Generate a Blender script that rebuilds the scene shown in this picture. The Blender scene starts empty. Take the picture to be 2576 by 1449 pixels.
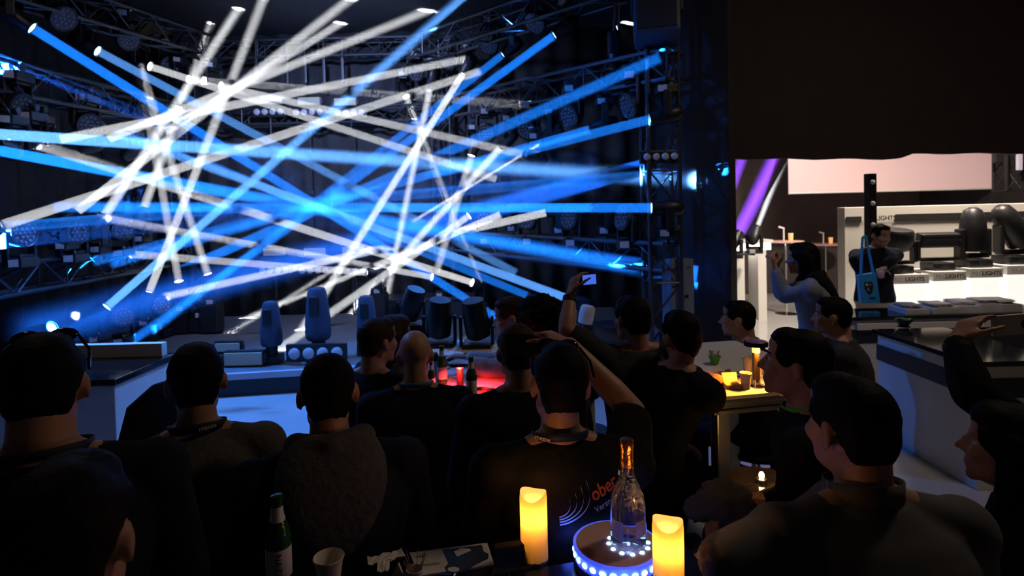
import bpy, bmesh, math, random
import numpy as np
from mathutils import Vector, Matrix, Euler, Quaternion
from mathutils.bvhtree import BVHTree

# ------------------------------------------------------------------ camera
scene = bpy.context.scene
col = scene.collection
F, CX, CY = 1450.0, 1288.0, 575.0          # focal length and optical centre in pixels of the 2576x1449 frame (the photo is cropped)
DS = .69                                   # depths below are noted for a longer lens; this brings them to metres
CAM = Vector((0, 0, 1.9))
PITCH, ROLL = math.radians(1.5), math.radians(1.4)
cam_data = bpy.data.cameras.new('camera')
cam_data.sensor_width = 36.0
cam_data.lens = F / 2576 * 36
cam_data.shift_y = -(724.5 - CY) / 2576
cam_data.clip_start = 0.05
cam_data.dof.use_dof = True
cam_data.dof.focus_distance = 1.75
cam_data.dof.aperture_fstop = 4.0
cam_obj = bpy.data.objects.new('camera', cam_data)
col.objects.link(cam_obj)
_R = Matrix.Rotation(math.pi / 2 - PITCH, 4, 'X') @ Matrix.Rotation(-ROLL, 4, 'Z')
cam_obj.matrix_world = Matrix.Translation(CAM) @ _R
scene.camera = cam_obj
CAMROT = _R.to_3x3()

# ------------------------------------------------------------------ world and exposure
world = bpy.data.worlds.new('world')
scene.world = world
world.use_nodes = True
world.node_tree.nodes['Background'].inputs[0].default_value = (0.0085, 0.0072, 0.0066, 1)
world.node_tree.nodes['Background'].inputs[1].default_value = .8
vs = scene.view_settings
vs.view_transform = 'Standard'; vs.look = 'None'; vs.exposure = 0.0; vs.gamma = 1.0
vs.use_curve_mapping = False
scene.cycles.max_bounces = 4
scene.cycles.diffuse_bounces = 2
scene.cycles.glossy_bounces = 3
scene.cycles.transmission_bounces = 4
scene.cycles.volume_bounces = 0
scene.cycles.use_adaptive_sampling = True
scene.cycles.adaptive_threshold = .12
scene.cycles.adaptive_min_samples = 8
scene.cycles.sample_clamp_indirect = 2.0
scene.cycles.caustics_reflective = False
scene.cycles.caustics_refractive = False

# ------------------------------------------------------------------ placing helpers
def ray(px, py):
    return CAMROT @ Vector(((px - CX) / F, -(py - CY) / F, -1.0))
def WA(px, py, Y):
    """point seen at pixel px,py at distance Y metres into the hall"""
    d = ray(px, py)
    return CAM + d * (Y / d.y)
def W(px, py, Y):
    return WA(px, py, Y * DS)
def G(px, py, z):
    """point seen at pixel px,py on the level z"""
    d = ray(px, py)
    return CAM + d * ((z - CAM.z) / d.z)
def dR(px):
    return 1 / (.08 + (px - 1190) * (.0376 / 500))
def dL(px):
    return min(12.7, 1 / (.125 - px * .0403 / 375))

# ------------------------------------------------------------------ stage washes and added fill lights
def area_light(name, loc, target, size, energy, color, spread=math.pi):
    l = bpy.data.lights.new(name, 'AREA'); l.shape = 'DISK'; l.size = size
    l.energy = energy; l.color = color; l.spread = spread
    o = bpy.data.objects.new(name, l); col.objects.link(o)
    o.location = loc
    o.rotation_euler = (Vector(loc) - Vector(target)).to_track_quat('Z', 'Y').to_euler()
    return o
def spot_light(name, loc, target, energy, color, angle, blend=.5, size=.08):
    l = bpy.data.lights.new(name, 'SPOT'); l.energy = energy; l.color = color
    l.spot_size = angle; l.spot_blend = blend; l.shadow_soft_size = size
    o = bpy.data.objects.new(name, l); col.objects.link(o)
    o.location = loc
    o.rotation_euler = (Vector(loc) - Vector(target)).to_track_quat('Z', 'Y').to_euler()
    return o
BLUE = (.012, .20, 1.0)
# wash spots on stage, apron and right wall, plus an added drape fill
spot_light('stage_wash_or_fill', (-4.2, 6.4, 4.6), (-2.6, 4.9, 0), 1900, (.05, .25, 1), 1.3, .8)
spot_light('stage_wash_or_fill', (0.2, 7.4, 4.5), (-2.2, 5.3, 0), 1400, (.05, .26, 1), 1.3, .8)
spot_light('stage_wash_or_fill', (-2.4, 6.4, 4.6), (-2.4, 10.0, 2.4), 620, (.38, .50, 1), 2.1, .9)  # added to lift the dark back drape in place of haze
spot_light('stage_wash_or_fill', (-.8, 5.6, 4.4), (1.7, 6.1, 1.8), 240, BLUE, 1.4, .9)
# added warm fill from above, no fittings: booth, next hall, bar, left side
area_light('booth_fill', (5.4, 6.7, 4.4), (5.4, 7.1, 0), .5, 360, (1, .84, .68))
area_light('hall_fill', (4.6, 8.8, 4.4), (4.6, 8.9, 0), .5, 90, (1, .90, .76))
area_light('overhead_fill', (3.2, 2.9, 4.9), (2.9, 3.2, 0), .5, 30, (1, .80, .62))
area_light('overhead_fill', (-3.4, 3.6, 4.9), (-3.6, 4.0, 0), .4, 12, (1, .80, .62))

# ------------------------------------------------------------------ object helpers
def tag(o, label=None, cat=None, group=None, kind=None):
    if label: o['label'] = label
    if cat: o['category'] = cat
    if group: o['group'] = group
    if kind: o['kind'] = kind
    return o
def empty(name, loc=(0, 0, 0), rz=0.0):
    o = bpy.data.objects.new(name, None)
    o.empty_display_size = .1
    col.objects.link(o); o.location = loc; o.rotation_euler = (0, 0, rz)
    return o
def link(name, me, mat=None, parent=None):
    o = bpy.data.objects.new(name, me); col.objects.link(o)
    if mat is not None and not me.materials: me.materials.append(mat)
    if parent is not None: o.parent = parent
    return o

class MB:
    """collects shapes and links them as one mesh"""
    def __init__(s): s.v = []; s.f = []
    def add(s, v, f):
        n = len(s.v); s.v += [tuple(p) for p in v]; s.f += [tuple(n + i for i in q) for q in f]; return s
    def box(s, c, d, R=None, bev=0.0):
        """box of size d about c with chamfered edges"""
        x, y, z = d[0] / 2, d[1] / 2, d[2] / 2
        if bev <= 0:
            v = [Vector((a * x, b * y, e * z)) for a in (-1, 1) for b in (-1, 1) for e in (-1, 1)]
            f = [(0, 1, 3, 2), (4, 6, 7, 5), (0, 4, 5, 1), (2, 3, 7, 6), (0, 2, 6, 4), (1, 5, 7, 3)]
        else:
            b_ = min(bev, x * .9, y * .9, z * .9)
            bm = bmesh.new(); bmesh.ops.create_cube(bm, size=1)
            for q in bm.verts: q.co = Vector((q.co.x * 2 * x, q.co.y * 2 * y, q.co.z * 2 * z))
            bmesh.ops.bevel(bm, geom=bm.edges[:], offset=b_, segments=2, affect='EDGES', profile=.6)
            bm.verts.index_update()
            v = [q.co.copy() for q in bm.verts]; f = [tuple(q.index for q in fc.verts) for fc in bm.faces]
            bm.free()
        c = Vector(c)
        return s.add([c + (R @ p if R else p) for p in v], f)
    def tube(s, a, b, ra, rb=None, n=10, caps=True):
        a = Vector(a); b = Vector(b); rb = ra if rb is None else rb
        q = (b - a).to_track_quat('Z', 'Y')
        v = []
        for p, r in ((a, ra), (b, rb)):
            for i in range(n):
                t = 2 * math.pi * i / n
                v.append(p + q @ Vector((r * math.cos(t), r * math.sin(t), 0)))
        f = [(i, (i + 1) % n, n + (i + 1) % n, n + i) for i in range(n)]
        if caps: f += [tuple(range(n - 1, -1, -1)), tuple(range(n, 2 * n))]
        return s.add(v, f)
    def path(s, pts, r, n=8):
        for a, b in zip(pts[:-1], pts[1:]): s.tube(a, b, r, r, n)
        return s
    def lathe(s, prof, n=24, M=None, close=True):
        """revolve (r, z) about local z, placed by matrix M"""
        M = M or Matrix.Identity(4)
        v = []; f = []
        for r, z in prof:
            for i in range(n):
                t = 2 * math.pi * i / n
                v.append(M @ Vector((r * math.cos(t), r * math.sin(t), z)))
        for k in range(len(prof) - 1):
            for i in range(n):
                j = (i + 1) % n
                f.append((k * n + i, k * n + j, k * n + n + j, k * n + n + i))
        if close:
            f.append(tuple(range(n - 1, -1, -1)))
            m = (len(prof) - 1) * n; f.append(tuple(range(m, m + n)))
        return s.add(v, f)
    def prism(s, poly, z0, z1, M=None):
        M = M or Matrix.Identity(4); n = len(poly)
        v = [M @ Vector((x, y, z)) for z in (z0, z1) for x, y in poly]
        f = [(i, (i + 1) % n, n + (i + 1) % n, n + i) for i in range(n)] + [tuple(range(n - 1, -1, -1)), tuple(range(n, 2 * n))]
        return s.add(v, f)
    def mesh(s, name, mat=None, smooth=False):
        me = bpy.data.meshes.new(name); me.from_pydata(s.v, [], s.f); me.update()
        if smooth:
            me.polygons.foreach_set('use_smooth', [True] * len(me.polygons))
            try: me.set_sharp_from_angle(angle=math.radians(38))
            except Exception: pass
        if mat: me.materials.append(mat)
        return me
    def build(s, name, mat, parent=None, smooth=False):
        return link(name, s.mesh(name, mat, smooth), None, parent)

# ------------------------------------------------------------------ procedural materials
def mat(name, color, rough=.5, metal=0.0, emit=None, estr=0.0, noise=0.0, scale=20.0, bump=0.0, trans=0.0, ior=1.45, spec=.5, sheen=0.0):
    m = bpy.data.materials.new(name); m.use_nodes = True
    nt = m.node_tree; b = nt.nodes['Principled BSDF']
    b.inputs['Base Color'].default_value = (*color, 1)
    b.inputs['Roughness'].default_value = rough
    b.inputs['Metallic'].default_value = metal
    b.inputs['Specular IOR Level'].default_value = spec
    b.inputs['IOR'].default_value = ior
    b.inputs['Transmission Weight'].default_value = trans
    if sheen: b.inputs['Sheen Weight'].default_value = sheen
    if emit:
        b.inputs['Emission Color'].default_value = (*emit, 1); b.inputs['Emission Strength'].default_value = estr
    if noise or bump:
        tc = nt.nodes.new('ShaderNodeTexCoord'); nz = nt.nodes.new('ShaderNodeTexNoise')
        nz.inputs['Scale'].default_value = scale; nz.inputs['Detail'].default_value = 1.5
        nt.links.new(tc.outputs['Object'], nz.inputs['Vector'])
        if noise:
            mx = nt.nodes.new('ShaderNodeMixRGB'); mx.blend_type = 'MULTIPLY'
            rp = nt.nodes.new('ShaderNodeValToRGB')
            rp.color_ramp.elements[0].color = (1 - noise, 1 - noise, 1 - noise, 1)
            rp.color_ramp.elements[1].color = (1 + noise * .3,) * 3 + (1,)
            nt.links.new(nz.outputs['Fac'], rp.inputs['Fac'])
            mx.inputs['Fac'].default_value = 1; mx.inputs['Color1'].default_value = (*color, 1)
            nt.links.new(rp.outputs['Color'], mx.inputs['Color2'])
            nt.links.new(mx.outputs['Color'], b.inputs['Base Color'])
        if bump:
            bp = nt.nodes.new('ShaderNodeBump'); bp.inputs['Strength'].default_value = bump; bp.inputs['Distance'].default_value = .01
            nt.links.new(nz.outputs['Fac'], bp.inputs['Height']); nt.links.new(bp.outputs['Normal'], b.inputs['Normal'])
    return m
def stripes(name, c1, c2, scale, axis, rough=.8):
    m = mat(name, c1, rough); nt = m.node_tree; b = nt.nodes['Principled BSDF']
    tc = nt.nodes.new('ShaderNodeTexCoord'); wv = nt.nodes.new('ShaderNodeTexWave')
    wv.wave_type = 'BANDS'; wv.bands_direction = axis; wv.inputs['Scale'].default_value = scale; wv.inputs['Distortion'].default_value = .4
    rp = nt.nodes.new('ShaderNodeValToRGB')
    rp.color_ramp.elements[0].color = (*c1, 1); rp.color_ramp.elements[1].color = (*c2, 1)
    nt.links.new(tc.outputs['Object'], wv.inputs['Vector']); nt.links.new(wv.outputs['Fac'], rp.inputs['Fac'])
    nt.links.new(rp.outputs['Color'], b.inputs['Base Color'])
    return m
M = dict(
    floor=mat('glossy_floor', (.42, .41, .40), .16, noise=.12, scale=3, spec=.5),
    dark_wall=mat('black_drape', (.028, .024, .024), .9, noise=.4, scale=6, bump=.2),
    drape=mat('stage_drape', (.05, .052, .06), .9, noise=.5, scale=5, bump=.3),
    ceiling=mat('dark_ceiling', (.035, .036, .042), .85, noise=.3, scale=4),
    header=mat('brown_header', (.040, .026, .024), .9, noise=.3, scale=5),
    black=mat('black_plastic', (.012, .012, .014), .42, noise=.2, scale=40),
    dkgrey=mat('dark_grey_metal', (.04, .042, .05), .45, .4, noise=.2, scale=30),
    alu=mat('brushed_aluminium', (.42, .43, .46), .38, .9, noise=.15, scale=60),
    dkalu=mat('dull_aluminium', (.085, .09, .105), .45, .8, noise=.2, scale=50),
    chrome=mat('chrome', (.75, .75, .78), .12, 1),
    white=mat('white_laminate', (.72, .70, .67), .45, noise=.05, scale=8),
    white_paint=mat('white_paint', (.78, .74, .68), .6, noise=.05, scale=6),
    blackgloss=mat('black_gloss_top', (.010, .010, .012), .08, spec=.6, noise=.2, scale=10),
    tabletop=mat('black_table_top', (.012, .012, .018), .26, noise=.2, scale=14),
    navy=mat('navy_stripe', (.012, .016, .026), .5),
    deck=mat('stage_deck', (.15, .155, .17), .4, noise=.35, scale=9),
    paper=mat('paper', (.70, .62, .52), .7, noise=.06, scale=25),
    cream=mat('cream_panel', (.55, .52, .36), .5, noise=.06, scale=20),
    lamp_off=mat('frosted_lamp', (.55, .56, .60), .25, noise=.1, scale=60),
    lens_dark=mat('dark_lens', (.03, .03, .05), .06, spec=.9),
    lens_led=mat('clear_led_lens', (.10, .10, .13), .12, spec=.9),
    display=mat('display_sticker', (.55, .56, .58), .5, noise=.4, scale=90),
    lens_white=mat('lit_white_lens', (1, 1, 1), .2, emit=(.95, .97, 1), estr=9),
    lens_blue=mat('lit_blue_lens', (.3, .6, 1), .2, emit=(.25, .62, 1), estr=9),
    skin=mat('skin', (.44, .225, .15), .5, noise=.12, scale=40, bump=.05),
    hair=mat('dark_hair', (.0065, .0045, .0035), .6, noise=.4, scale=220, bump=.25, spec=.08),
    hair_fair=mat('fair_hair', (.045, .026, .016), .6, noise=.4, scale=220, bump=.25, spec=.08),
    eye=mat('eye_white', (.6, .58, .55), .2), iris=mat('iris', (.04, .025, .015), .1),
    cloth=mat('black_cloth', (.010, .010, .012), .9, noise=.3, scale=30, bump=.25, spec=.12),
    cloth_navy=mat('navy_cloth', (.014, .016, .030), .9, noise=.3, scale=30, bump=.25, spec=.12),
    cloth_olive=mat('olive_knit', (.115, .102, .082), .95, noise=.3, scale=60, bump=.3, spec=.2),
    cloth_grey=mat('grey_cloth', (.045, .045, .050), .95, noise=.3, scale=40, bump=.3, spec=.12),
    hood_grey=mat('grey_fleece', (.085, .078, .074), .95, noise=.35, scale=50, bump=.4, spec=.2),
    jacket=mat('slate_jacket', (.20, .22, .27), .85, noise=.25, scale=18, bump=.3),
    shirt_pale=mat('pale_shirt', (.50, .46, .46), .85, noise=.15, scale=20, bump=.2),
    jeans=mat('dark_trousers', (.018, .018, .022), .9, noise=.3, scale=50, bump=.2, spec=.12),
    khaki=mat('khaki_trousers', (.34, .30, .25), .9, noise=.2, scale=40),
    shoe=mat('dark_shoe', (.03, .032, .045), .6, noise=.2, scale=30),
    strap=mat('black_strap', (.010, .010, .014), .7),
    strap_teal=mat('teal_strap', (.03, .13, .22), .7), strap_green=mat('green_strap', (.10, .42, .03), .7),
    print_white=mat('white_print', (.75, .72, .75), .7), print_orange=mat('orange_print', (.85, .10, .03), .7),
    print_black=mat('black_print', (.02, .02, .02), .6), print_grey=mat('grey_print', (.34, .33, .31), .7),
    glass=mat('clear_glass', (.80, .84, .97), .07, trans=.78, ior=1.25),
    glass_green=mat('green_glass', (.02, .11, .03), .06, trans=.35, ior=1.45),
    foil=mat('copper_foil', (.70, .26, .08), .3, .9, noise=.35, scale=60, bump=.4),
    label_white=mat('bottle_label', (.72, .70, .72), .5, noise=.1, scale=60),
    label_blue=mat('blue_label', (.03, .06, .36), .5),
    screen_lit=mat('phone_screen', (.05, .1, .4), .2, emit=(.08, .18, 1), estr=.8),
    tote=mat('blue_tote', (.04, .36, .72), .8, noise=.1, scale=40),
    wood=mat('orange_wood', (.42, .16, .035), .5, noise=.3, scale=12),
)
# ================================================================== THE SETTING
CEIL = 5.1
def slab(name, v, f, m, kind='structure', label=None):
    me = bpy.data.meshes.new(name); me.from_pydata(v, [], f); me.update(); me.materials.append(m)
    o = link(name, me); o['kind'] = kind
    return o
MB().box((0, 7.5, -.05), (20, 19.6, .1)).build('floor', M['floor'])['kind'] = 'structure'
MB().box((-1.5, 7.2, CEIL + .05), (8.4, 6.7, .1)).build('ceiling', M['ceiling'])['kind'] = 'structure'
def curtain(name, a, b, z0, z1, m, amp=.05, wave=.42):
    """folded drape wall from a to b"""
    a = Vector((*a, 0)); b = Vector((*b, 0)); L = (b - a).length; d = (b - a) / L; nrm = Vector((-d.y, d.x, 0))
    n = int(L / wave * 6); v = []; f = []
    for i in range(n + 1):
        t = i / n * L
        o_ = amp * math.sin(t / wave * 2 * math.pi) + amp * .5 * math.sin(t / wave * 3.7)
        p = a + d * t + nrm * o_
        v += [(p.x, p.y, z0), (p.x, p.y, z1)]
    for i in range(n): f.append((2 * i, 2 * i + 2, 2 * i + 3, 2 * i + 1))
    me = bpy.data.meshes.new(name); me.from_pydata(v, [], f); me.update()
    me.polygons.foreach_set('use_smooth', [True] * len(f)); me.materials.append(m)
    o = link(name, me); o['kind'] = 'structure'
    mo = o.modifiers.new('thickness', 'SOLIDIFY'); mo.thickness = .02
    return o
curtain('wall_back', (-7.2, 10.1), (2.42, 10.1), 0, CEIL, M['drape'])
curtain('wall_left', (-6.6, 1.4), (-6.6, 10.1), 0, CEIL + 1, M['drape'])
# dark side wall of the stage and the header over the opening to the next hall
MB().prism([(1.70, 6.75), (2.28, 6.02), (2.36, 6.06), (2.40, 6.75)], 0, 5.2).build('wall_right', M['dark_wall'])['kind'] = 'structure'
MB().box((2.36, 8.4, 2.6), (.08, 3.4, 5.2)).build('wall_partition', M['dark_wall'])['kind'] = 'structure'
hd = MB()
n = 40; xs = [2.40 + i * (8.4 - 2.40) / n for i in range(n + 1)]
def hemz(x):
    px = CX + x / (9.0 * DS) * F
    hem = 399 - (px - 1850) * .0 - (10 if px > 2290 else 0) - max(0, min(1, (px - 2230) / 120)) * 4
    return W(px, hem, 9.0).z + .008 * math.sin(x * 9)
v = []; f = []
for i, x in enumerate(xs):
    z = hemz(x)
    for y in (6.21, 6.29):
        v += [(x, y, z), (x, y, 6.2)]
for i in range(n):
    a = 4 * i; b = a + 4
    f += [(a, b, b + 1, a + 1), (a + 2, a + 3, b + 3, b + 2), (a, a + 2, b + 2, b)]
o = slab('wall_header', v, f, M['header'])
MB().box((5.2, 12.7, 3.0), (8, .1, 6)).build('wall_far', mat('far_drape', (.075, .058, .052), .9, noise=.3, scale=3, bump=.2))['kind'] = 'structure'
MB().box((9.0, 8.3, 3.0), (.1, 9, 6)).build('wall_side', M['dark_wall'])['kind'] = 'structure'
MB().box((5.7, 9.5, 6.0), (6.7, 6.5, .1)).build('ceiling_hall', M['ceiling'])['kind'] = 'structure'

# ------------------------------------------------------------------ stage platform
SZ = .25
_a, _b = G(372, 1009, 0), G(750, 985, 0); _k = (_b.y - _a.y) / (_b.x - _a.x)
edge_a = Vector((-6.3, _a.y + _k * (-6.3 - _a.x), 0)); edge_b = Vector((1.7, _a.y + _k * (1.7 - _a.x), 0))
stage = empty('stage_platform', (0, 0, 0)); tag(stage, 'low dark stage platform with a white front edge strip', 'stage')
poly = [(edge_a.x, edge_a.y), (edge_b.x, edge_b.y), (1.7, 9.9), (-6.3, 9.9)]
MB().prism(poly, 0.0, SZ - .005).build('deck', M['deck'], stage)
dn = (edge_b - edge_a).normalized(); ang = math.atan2(dn.y, dn.x); mid = (edge_a + edge_b) / 2; Rz = Matrix.Rotation(ang, 3, 'Z'); nrm = Vector((dn.y, -dn.x, 0))
MB().box(mid + nrm * .02 + Vector((0, 0, SZ - .035)), ((edge_b - edge_a).length, .05, .07), Rz, .006).build('edge_strip', mat('pale_edge', (.45, .47, .55), .5, noise=.1, scale=6), stage)
MB().box(mid + nrm * .012 + Vector((0, 0, .09)), ((edge_b - edge_a).length, .03, .18), Rz).build('fascia', M['navy'], stage)

# ------------------------------------------------------------------ trusses
def truss(a, b, s, label, name='lighting_truss', n=None, m=None):
    """square box truss between the points a and b: four chords and their bracing"""
    a = Vector(a); b = Vector(b); d = b - a; L = d.length; q = d.to_track_quat('Z', 'X' if abs(d.z) / L > .9 else 'Y')
    root = empty(name, a); tag(root, label, 'truss')
    h = s / 2; n = n or max(2, int(L / (s * 1.15)))
    m = m or M['dkalu']
    cs = [(-h, -h), (h, -h), (h, h), (-h, h)]
    for x, y in cs:
        MB().tube(q @ Vector((x, y, 0)), q @ Vector((x, y, L)), .024, n=8).build('chord', m, root, True)
    br = MB()
    for k in range(n):
        z0, z1 = k * L / n, (k + 1) * L / n
        for i in range(4):
            p, r = cs[i], cs[(i + 1) % 4]
            if k % 2: p, r = r, p
            br.tube(q @ Vector((*p, z0)), q @ Vector((*r, z1)), .010, n=6, caps=False)
            if k % 3 == 0: br.tube(q @ Vector((*p, z0)), q @ Vector((*r, z0)), .010, n=6, caps=False)
    br.build('bracing', m, root, True)
    return root
RU0, RU1 = W(1700, 165, 8.45), W(1165, 268, 12.6)
RL0, RL1 = W(1690, 645, 8.5), W(1165, 606, 12.6)
RT0, RT1 = W(1560, -40, 9.2), W(1045, 128, 12.9)
LU0, LU1 = W(-60, 185, 7.7), W(470, 300, 12.9)
LL0, LL1 = W(-80, 715, 7.7), W(400, 643, 12.2)
LT0, LT1 = W(-60, -60, 7.8), W(520, 120, 12.9)
truss(RU0, RU1, .30, 'aluminium truss running back from the right tower, above hanging lamps')
truss(RL0, RL1, .27, 'low truss behind the crowd carrying upright lamps, right of stage')
truss(RT0, RT1, .30, 'topmost truss on the right, close under the ceiling')
truss(LU0, LU1, .30, 'dark middle truss on the left, crossed by a wide blue beam')
truss(LL0, LL1, .30, 'low truss at far left with upright lamps standing on it')
truss(LT0, LT1, .30, 'topmost truss on the left, in the dark below the ceiling')
truss(W(505, 132, 14.1), W(1060, 118, 14.1), .28, 'rear top truss spanning the back of the stage')
truss(W(480, 300, 14.2), W(1120, 284, 14.2), .26, 'rear middle truss behind the cream strobe panels')
tw = W(1664, 600, 8.75)
truss((tw.x, tw.y, SZ - .25), (tw.x, tw.y, 4.6), .31, 'upright truss tower between the stage and dark wall', 'truss_tower')
tl = W(-20, 600, 7.6)
truss((W(470, 600, 14.15).x, 14.15 * DS, SZ), (W(470, 600, 14.15).x, 14.15 * DS, 4.9), .3, 'rear left truss tower behind the crossing beams', 'truss_tower')
truss((W(1120, 600, 14.15).x, 14.15 * DS, SZ), (W(1120, 600, 14.15).x, 14.15 * DS, 4.9), .3, 'rear right truss tower behind the white beams', 'truss_tower')

# ================================================================== STAGE LAMPS
def basis(d):
    return d.to_track_quat('Z', 'Y')
# shared meshes: beam moving head (base, yoke, head) and LED wash head
base_me = MB().box((0, 0, 0), (.20, .20, .085), None, .012).box((0, 0, .055), (.15, .15, .03), None, .01).mesh('base', M['black'])
disp_me = MB().box((0, 0, 0), (.085, .006, .062), None, .002).mesh('display', M['display'])
knob_me = MB().tube((0, 0, 0), (0, 0, .03), .012, .008).mesh('knob', M['chrome'], True)
clamp_me = MB().box((0, 0, .02), (.05, .05, .05), None, .008).tube((-.03, 0, .05), (.03, 0, .05), .032, n=10).mesh('clamp', M['dkalu'])
yk = MB()
yk.box((0, 0, .0), (.27, .07, .03), None, .01)
for sx in (-1, 1): yk.box((sx * .125, 0, .12), (.028, .075, .24), None, .01)
yoke_me = yk.mesh('yoke', M['black'])
head_me = MB().lathe([(.02, -.16), (.055, -.155), (.082, -.12), (.092, -.04), (.088, .03), (.074, .10), (.068, .145), (.074, .15), (.074, .165), (.062, .165), (.058, .150)], 24).mesh('head', M['black'], True)
ring_me = MB().lathe([(.058, .150), (.066, .166), (.072, .166), (.072, .150)], 24, close=False).mesh('lens_ring', M['dkalu'], True)
def disc_mesh(name, r, z, m, n=24):
    return MB().lathe([(r, z), (r * .7, z + .004), (.002, z + .006)], n).mesh(name, m, True)
lensW_me = disc_mesh('lens', .056, .152, M['lens_white']); lensB_me = disc_mesh('lens', .056, .152, M['lens_blue']); lensD_me = disc_mesh('lens', .056, .152, M['lens_dark'])
wash_me = MB().lathe([(.03, -.10), (.075, -.09), (.115, -.04), (.126, .03), (.126, .07), (.118, .075), (.112, .068)], 28).mesh('head', M['black'], True)
wl = MB()
for ring, cnt in ((0, 1), (.042, 6), (.084, 12)):
    for i in range(cnt):
        t = 2 * math.pi * i / cnt
        wl.lathe([(.017, .066), (.014, .074), (.004, .078)], 8, Matrix.Translation((ring * math.cos(t), ring * math.sin(t), 0)))
washlens_me = wl.mesh('lens_cluster', M['lens_led'], True)
washface_me = MB().lathe([(.112, .062), (.112, .066)], 28).mesh('face_plate', M['dkgrey'], True)

RIGS = [(RU0, RU1), (RL0, RL1), (RT0, RT1), (LU0, LU1), (LL0, LL1), (LT0, LT1)]
def py_floor(p):
    return p[2] < W(0, 0, 9).z and p[2] < 1.15
def moving_head(piv, aim, hang, label, group, lens='dark', wash=False, s=1.0):
    """lamp whose head turns at the point piv towards the direction aim"""
    aim = Vector(aim).normalized()
    up = 1 if hang else -1
    root = empty('moving_head' if not wash else 'wash_light', Vector(piv) + Vector((0, 0, up * .25 * s)))
    root.scale = (s, s, s)
    tag(root, label, 'stage light', group)
    flip = Matrix.Identity(4) if not hang else Matrix.Rotation(math.pi, 4, 'X')
    b = link('base', base_me, None, root); b.matrix_local = flip
    toc = math.atan2(root.location.x - CAM.x, root.location.y - CAM.y)
    d = link('display', disp_me, None, b); d.matrix_local = flip.inverted() @ Matrix.Rotation(-toc, 4, 'Z') @ Matrix.Translation((-.03, -.125, 0))
    k = link('knob', knob_me, None, b); k.matrix_local = Matrix.Translation((.09, -.09, .05))
    if hang:
        for sx in (-.05, .05):
            c = link('clamp', clamp_me, None, root); c.location = (sx, 0, .045)
    bp = root.location + Vector((0, 0, up * .06 * s))
    if not hang and piv[1] > 5.6 and piv[2] < 1.05 and py_floor(piv):
        hgt = bp.z - SZ
        if hgt > .02:
            o_ = MB().box((0, 0, -.045 - hgt / s / 2), (.24, .24, hgt / s), None, .012).build('flight_case', M['black'], root)
    else:
        best = None
        for ta_, tb_ in RIGS:
            d_ = tb_ - ta_; t_ = max(0, min(1, (bp - ta_).dot(d_) / d_.length_squared)); q_ = ta_ + d_ * t_
            if best is None or (q_ - bp).length < (best - bp).length: best = q_
        if (best - bp).length > .12:
            MB().tube((bp - root.location) / s, (best - root.location) / s, .016, n=8).build('bracket_arm', M['dkgrey'], root, True)
    pan = math.atan2(aim.y, aim.x) - math.pi / 2
    y = link('yoke', yoke_me, None, root)
    y.matrix_local = Matrix.Rotation(pan, 4, 'Z') @ (Matrix.Rotation(math.pi, 4, 'Y') if hang else Matrix.Identity(4)) @ Matrix.Translation((0, 0, .03))
    h = link('head', wash_me if wash else head_me, None, root)
    h.matrix_local = Matrix.Translation((0, 0, -up * .25)) @ basis(aim).to_matrix().to_4x4()
    if wash:
        link('face_plate', washface_me, None, h); link('lens_cluster', washlens_me, None, h)
    else:
        link('lens_ring', ring_me, None, h)
        link('lens', {'white': lensW_me, 'blue': lensB_me, 'dark': lensD_me}[lens], None, h)
    return root

# haze inside a beam scatters the light of the lamp behind it
def haze_mat(name, dens):
    m = bpy.data.materials.new(name); m.use_nodes = True; nt = m.node_tree; nt.nodes.clear()
    o_ = nt.nodes.new('ShaderNodeOutputMaterial'); v_ = nt.nodes.new('ShaderNodeVolumeScatter')
    v_.inputs['Density'].default_value = dens
    m.cycles.volume_sampling = 'EQUIANGULAR'
    nt.links.new(v_.outputs[0], o_.inputs['Volume'])
    return m
HAZE = haze_mat('haze', .07); THIN = haze_mat('thin_haze', .03)
COLS = {'W': (.93, .96, 1.0), 'B': (.008, .20, 1.0), 'P': (.11, .37, 1.0), 'V': (.30, .07, 1.0), 'D': (.012, .15, 1.0)}
def light_beam(a, b, c, power, label, r=.055, half=.0022, m=None, group=None):
    a = Vector(a); b = Vector(b); d = b - a; L = d.length; q = basis(d)
    K = max(10, int(L / .28)); n = 14
    prof = [(r + half * L * k / K, .024 + (L - .024) * k / K) for k in range(K + 1)]
    o = MB().lathe(prof, n).build('light_shaft', m or HAZE, None, True)
    o.matrix_world = Matrix.Translation(a) @ q.to_matrix().to_4x4()
    tag(o, label, 'light beam', group, 'thing')
    l = bpy.data.lights.new('beam_lamp', 'AREA'); l.shape = 'SQUARE'; l.size = 2 * r * .86
    l.spread = 2 * math.atan(half) + .001; l.energy = power * (3.2 if m is None else 3.0); l.color = COLS[c]
    lo = bpy.data.objects.new('beam_lamp', l); col.objects.link(lo)
    lo.matrix_world = Matrix.Translation(a + d.normalized() * .016) @ (-d).to_track_quat('Z', 'Y').to_matrix().to_4x4()
    o['lamp'] = lo.name
    return o
def place(kind, px, py):
    if kind == 'L': return W(px, py, dL(px))
    if kind == 'R': return W(px, py, dR(px))
    if kind == 'B': return W(px, py, 13.3)
    if kind == 'W': return W(px, py, 9.2)
    if kind == 'floor': return G(px, py, SZ)
    if kind == 'ceil': return G(px, py, CEIL)
    return W(px, py, kind)
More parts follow.
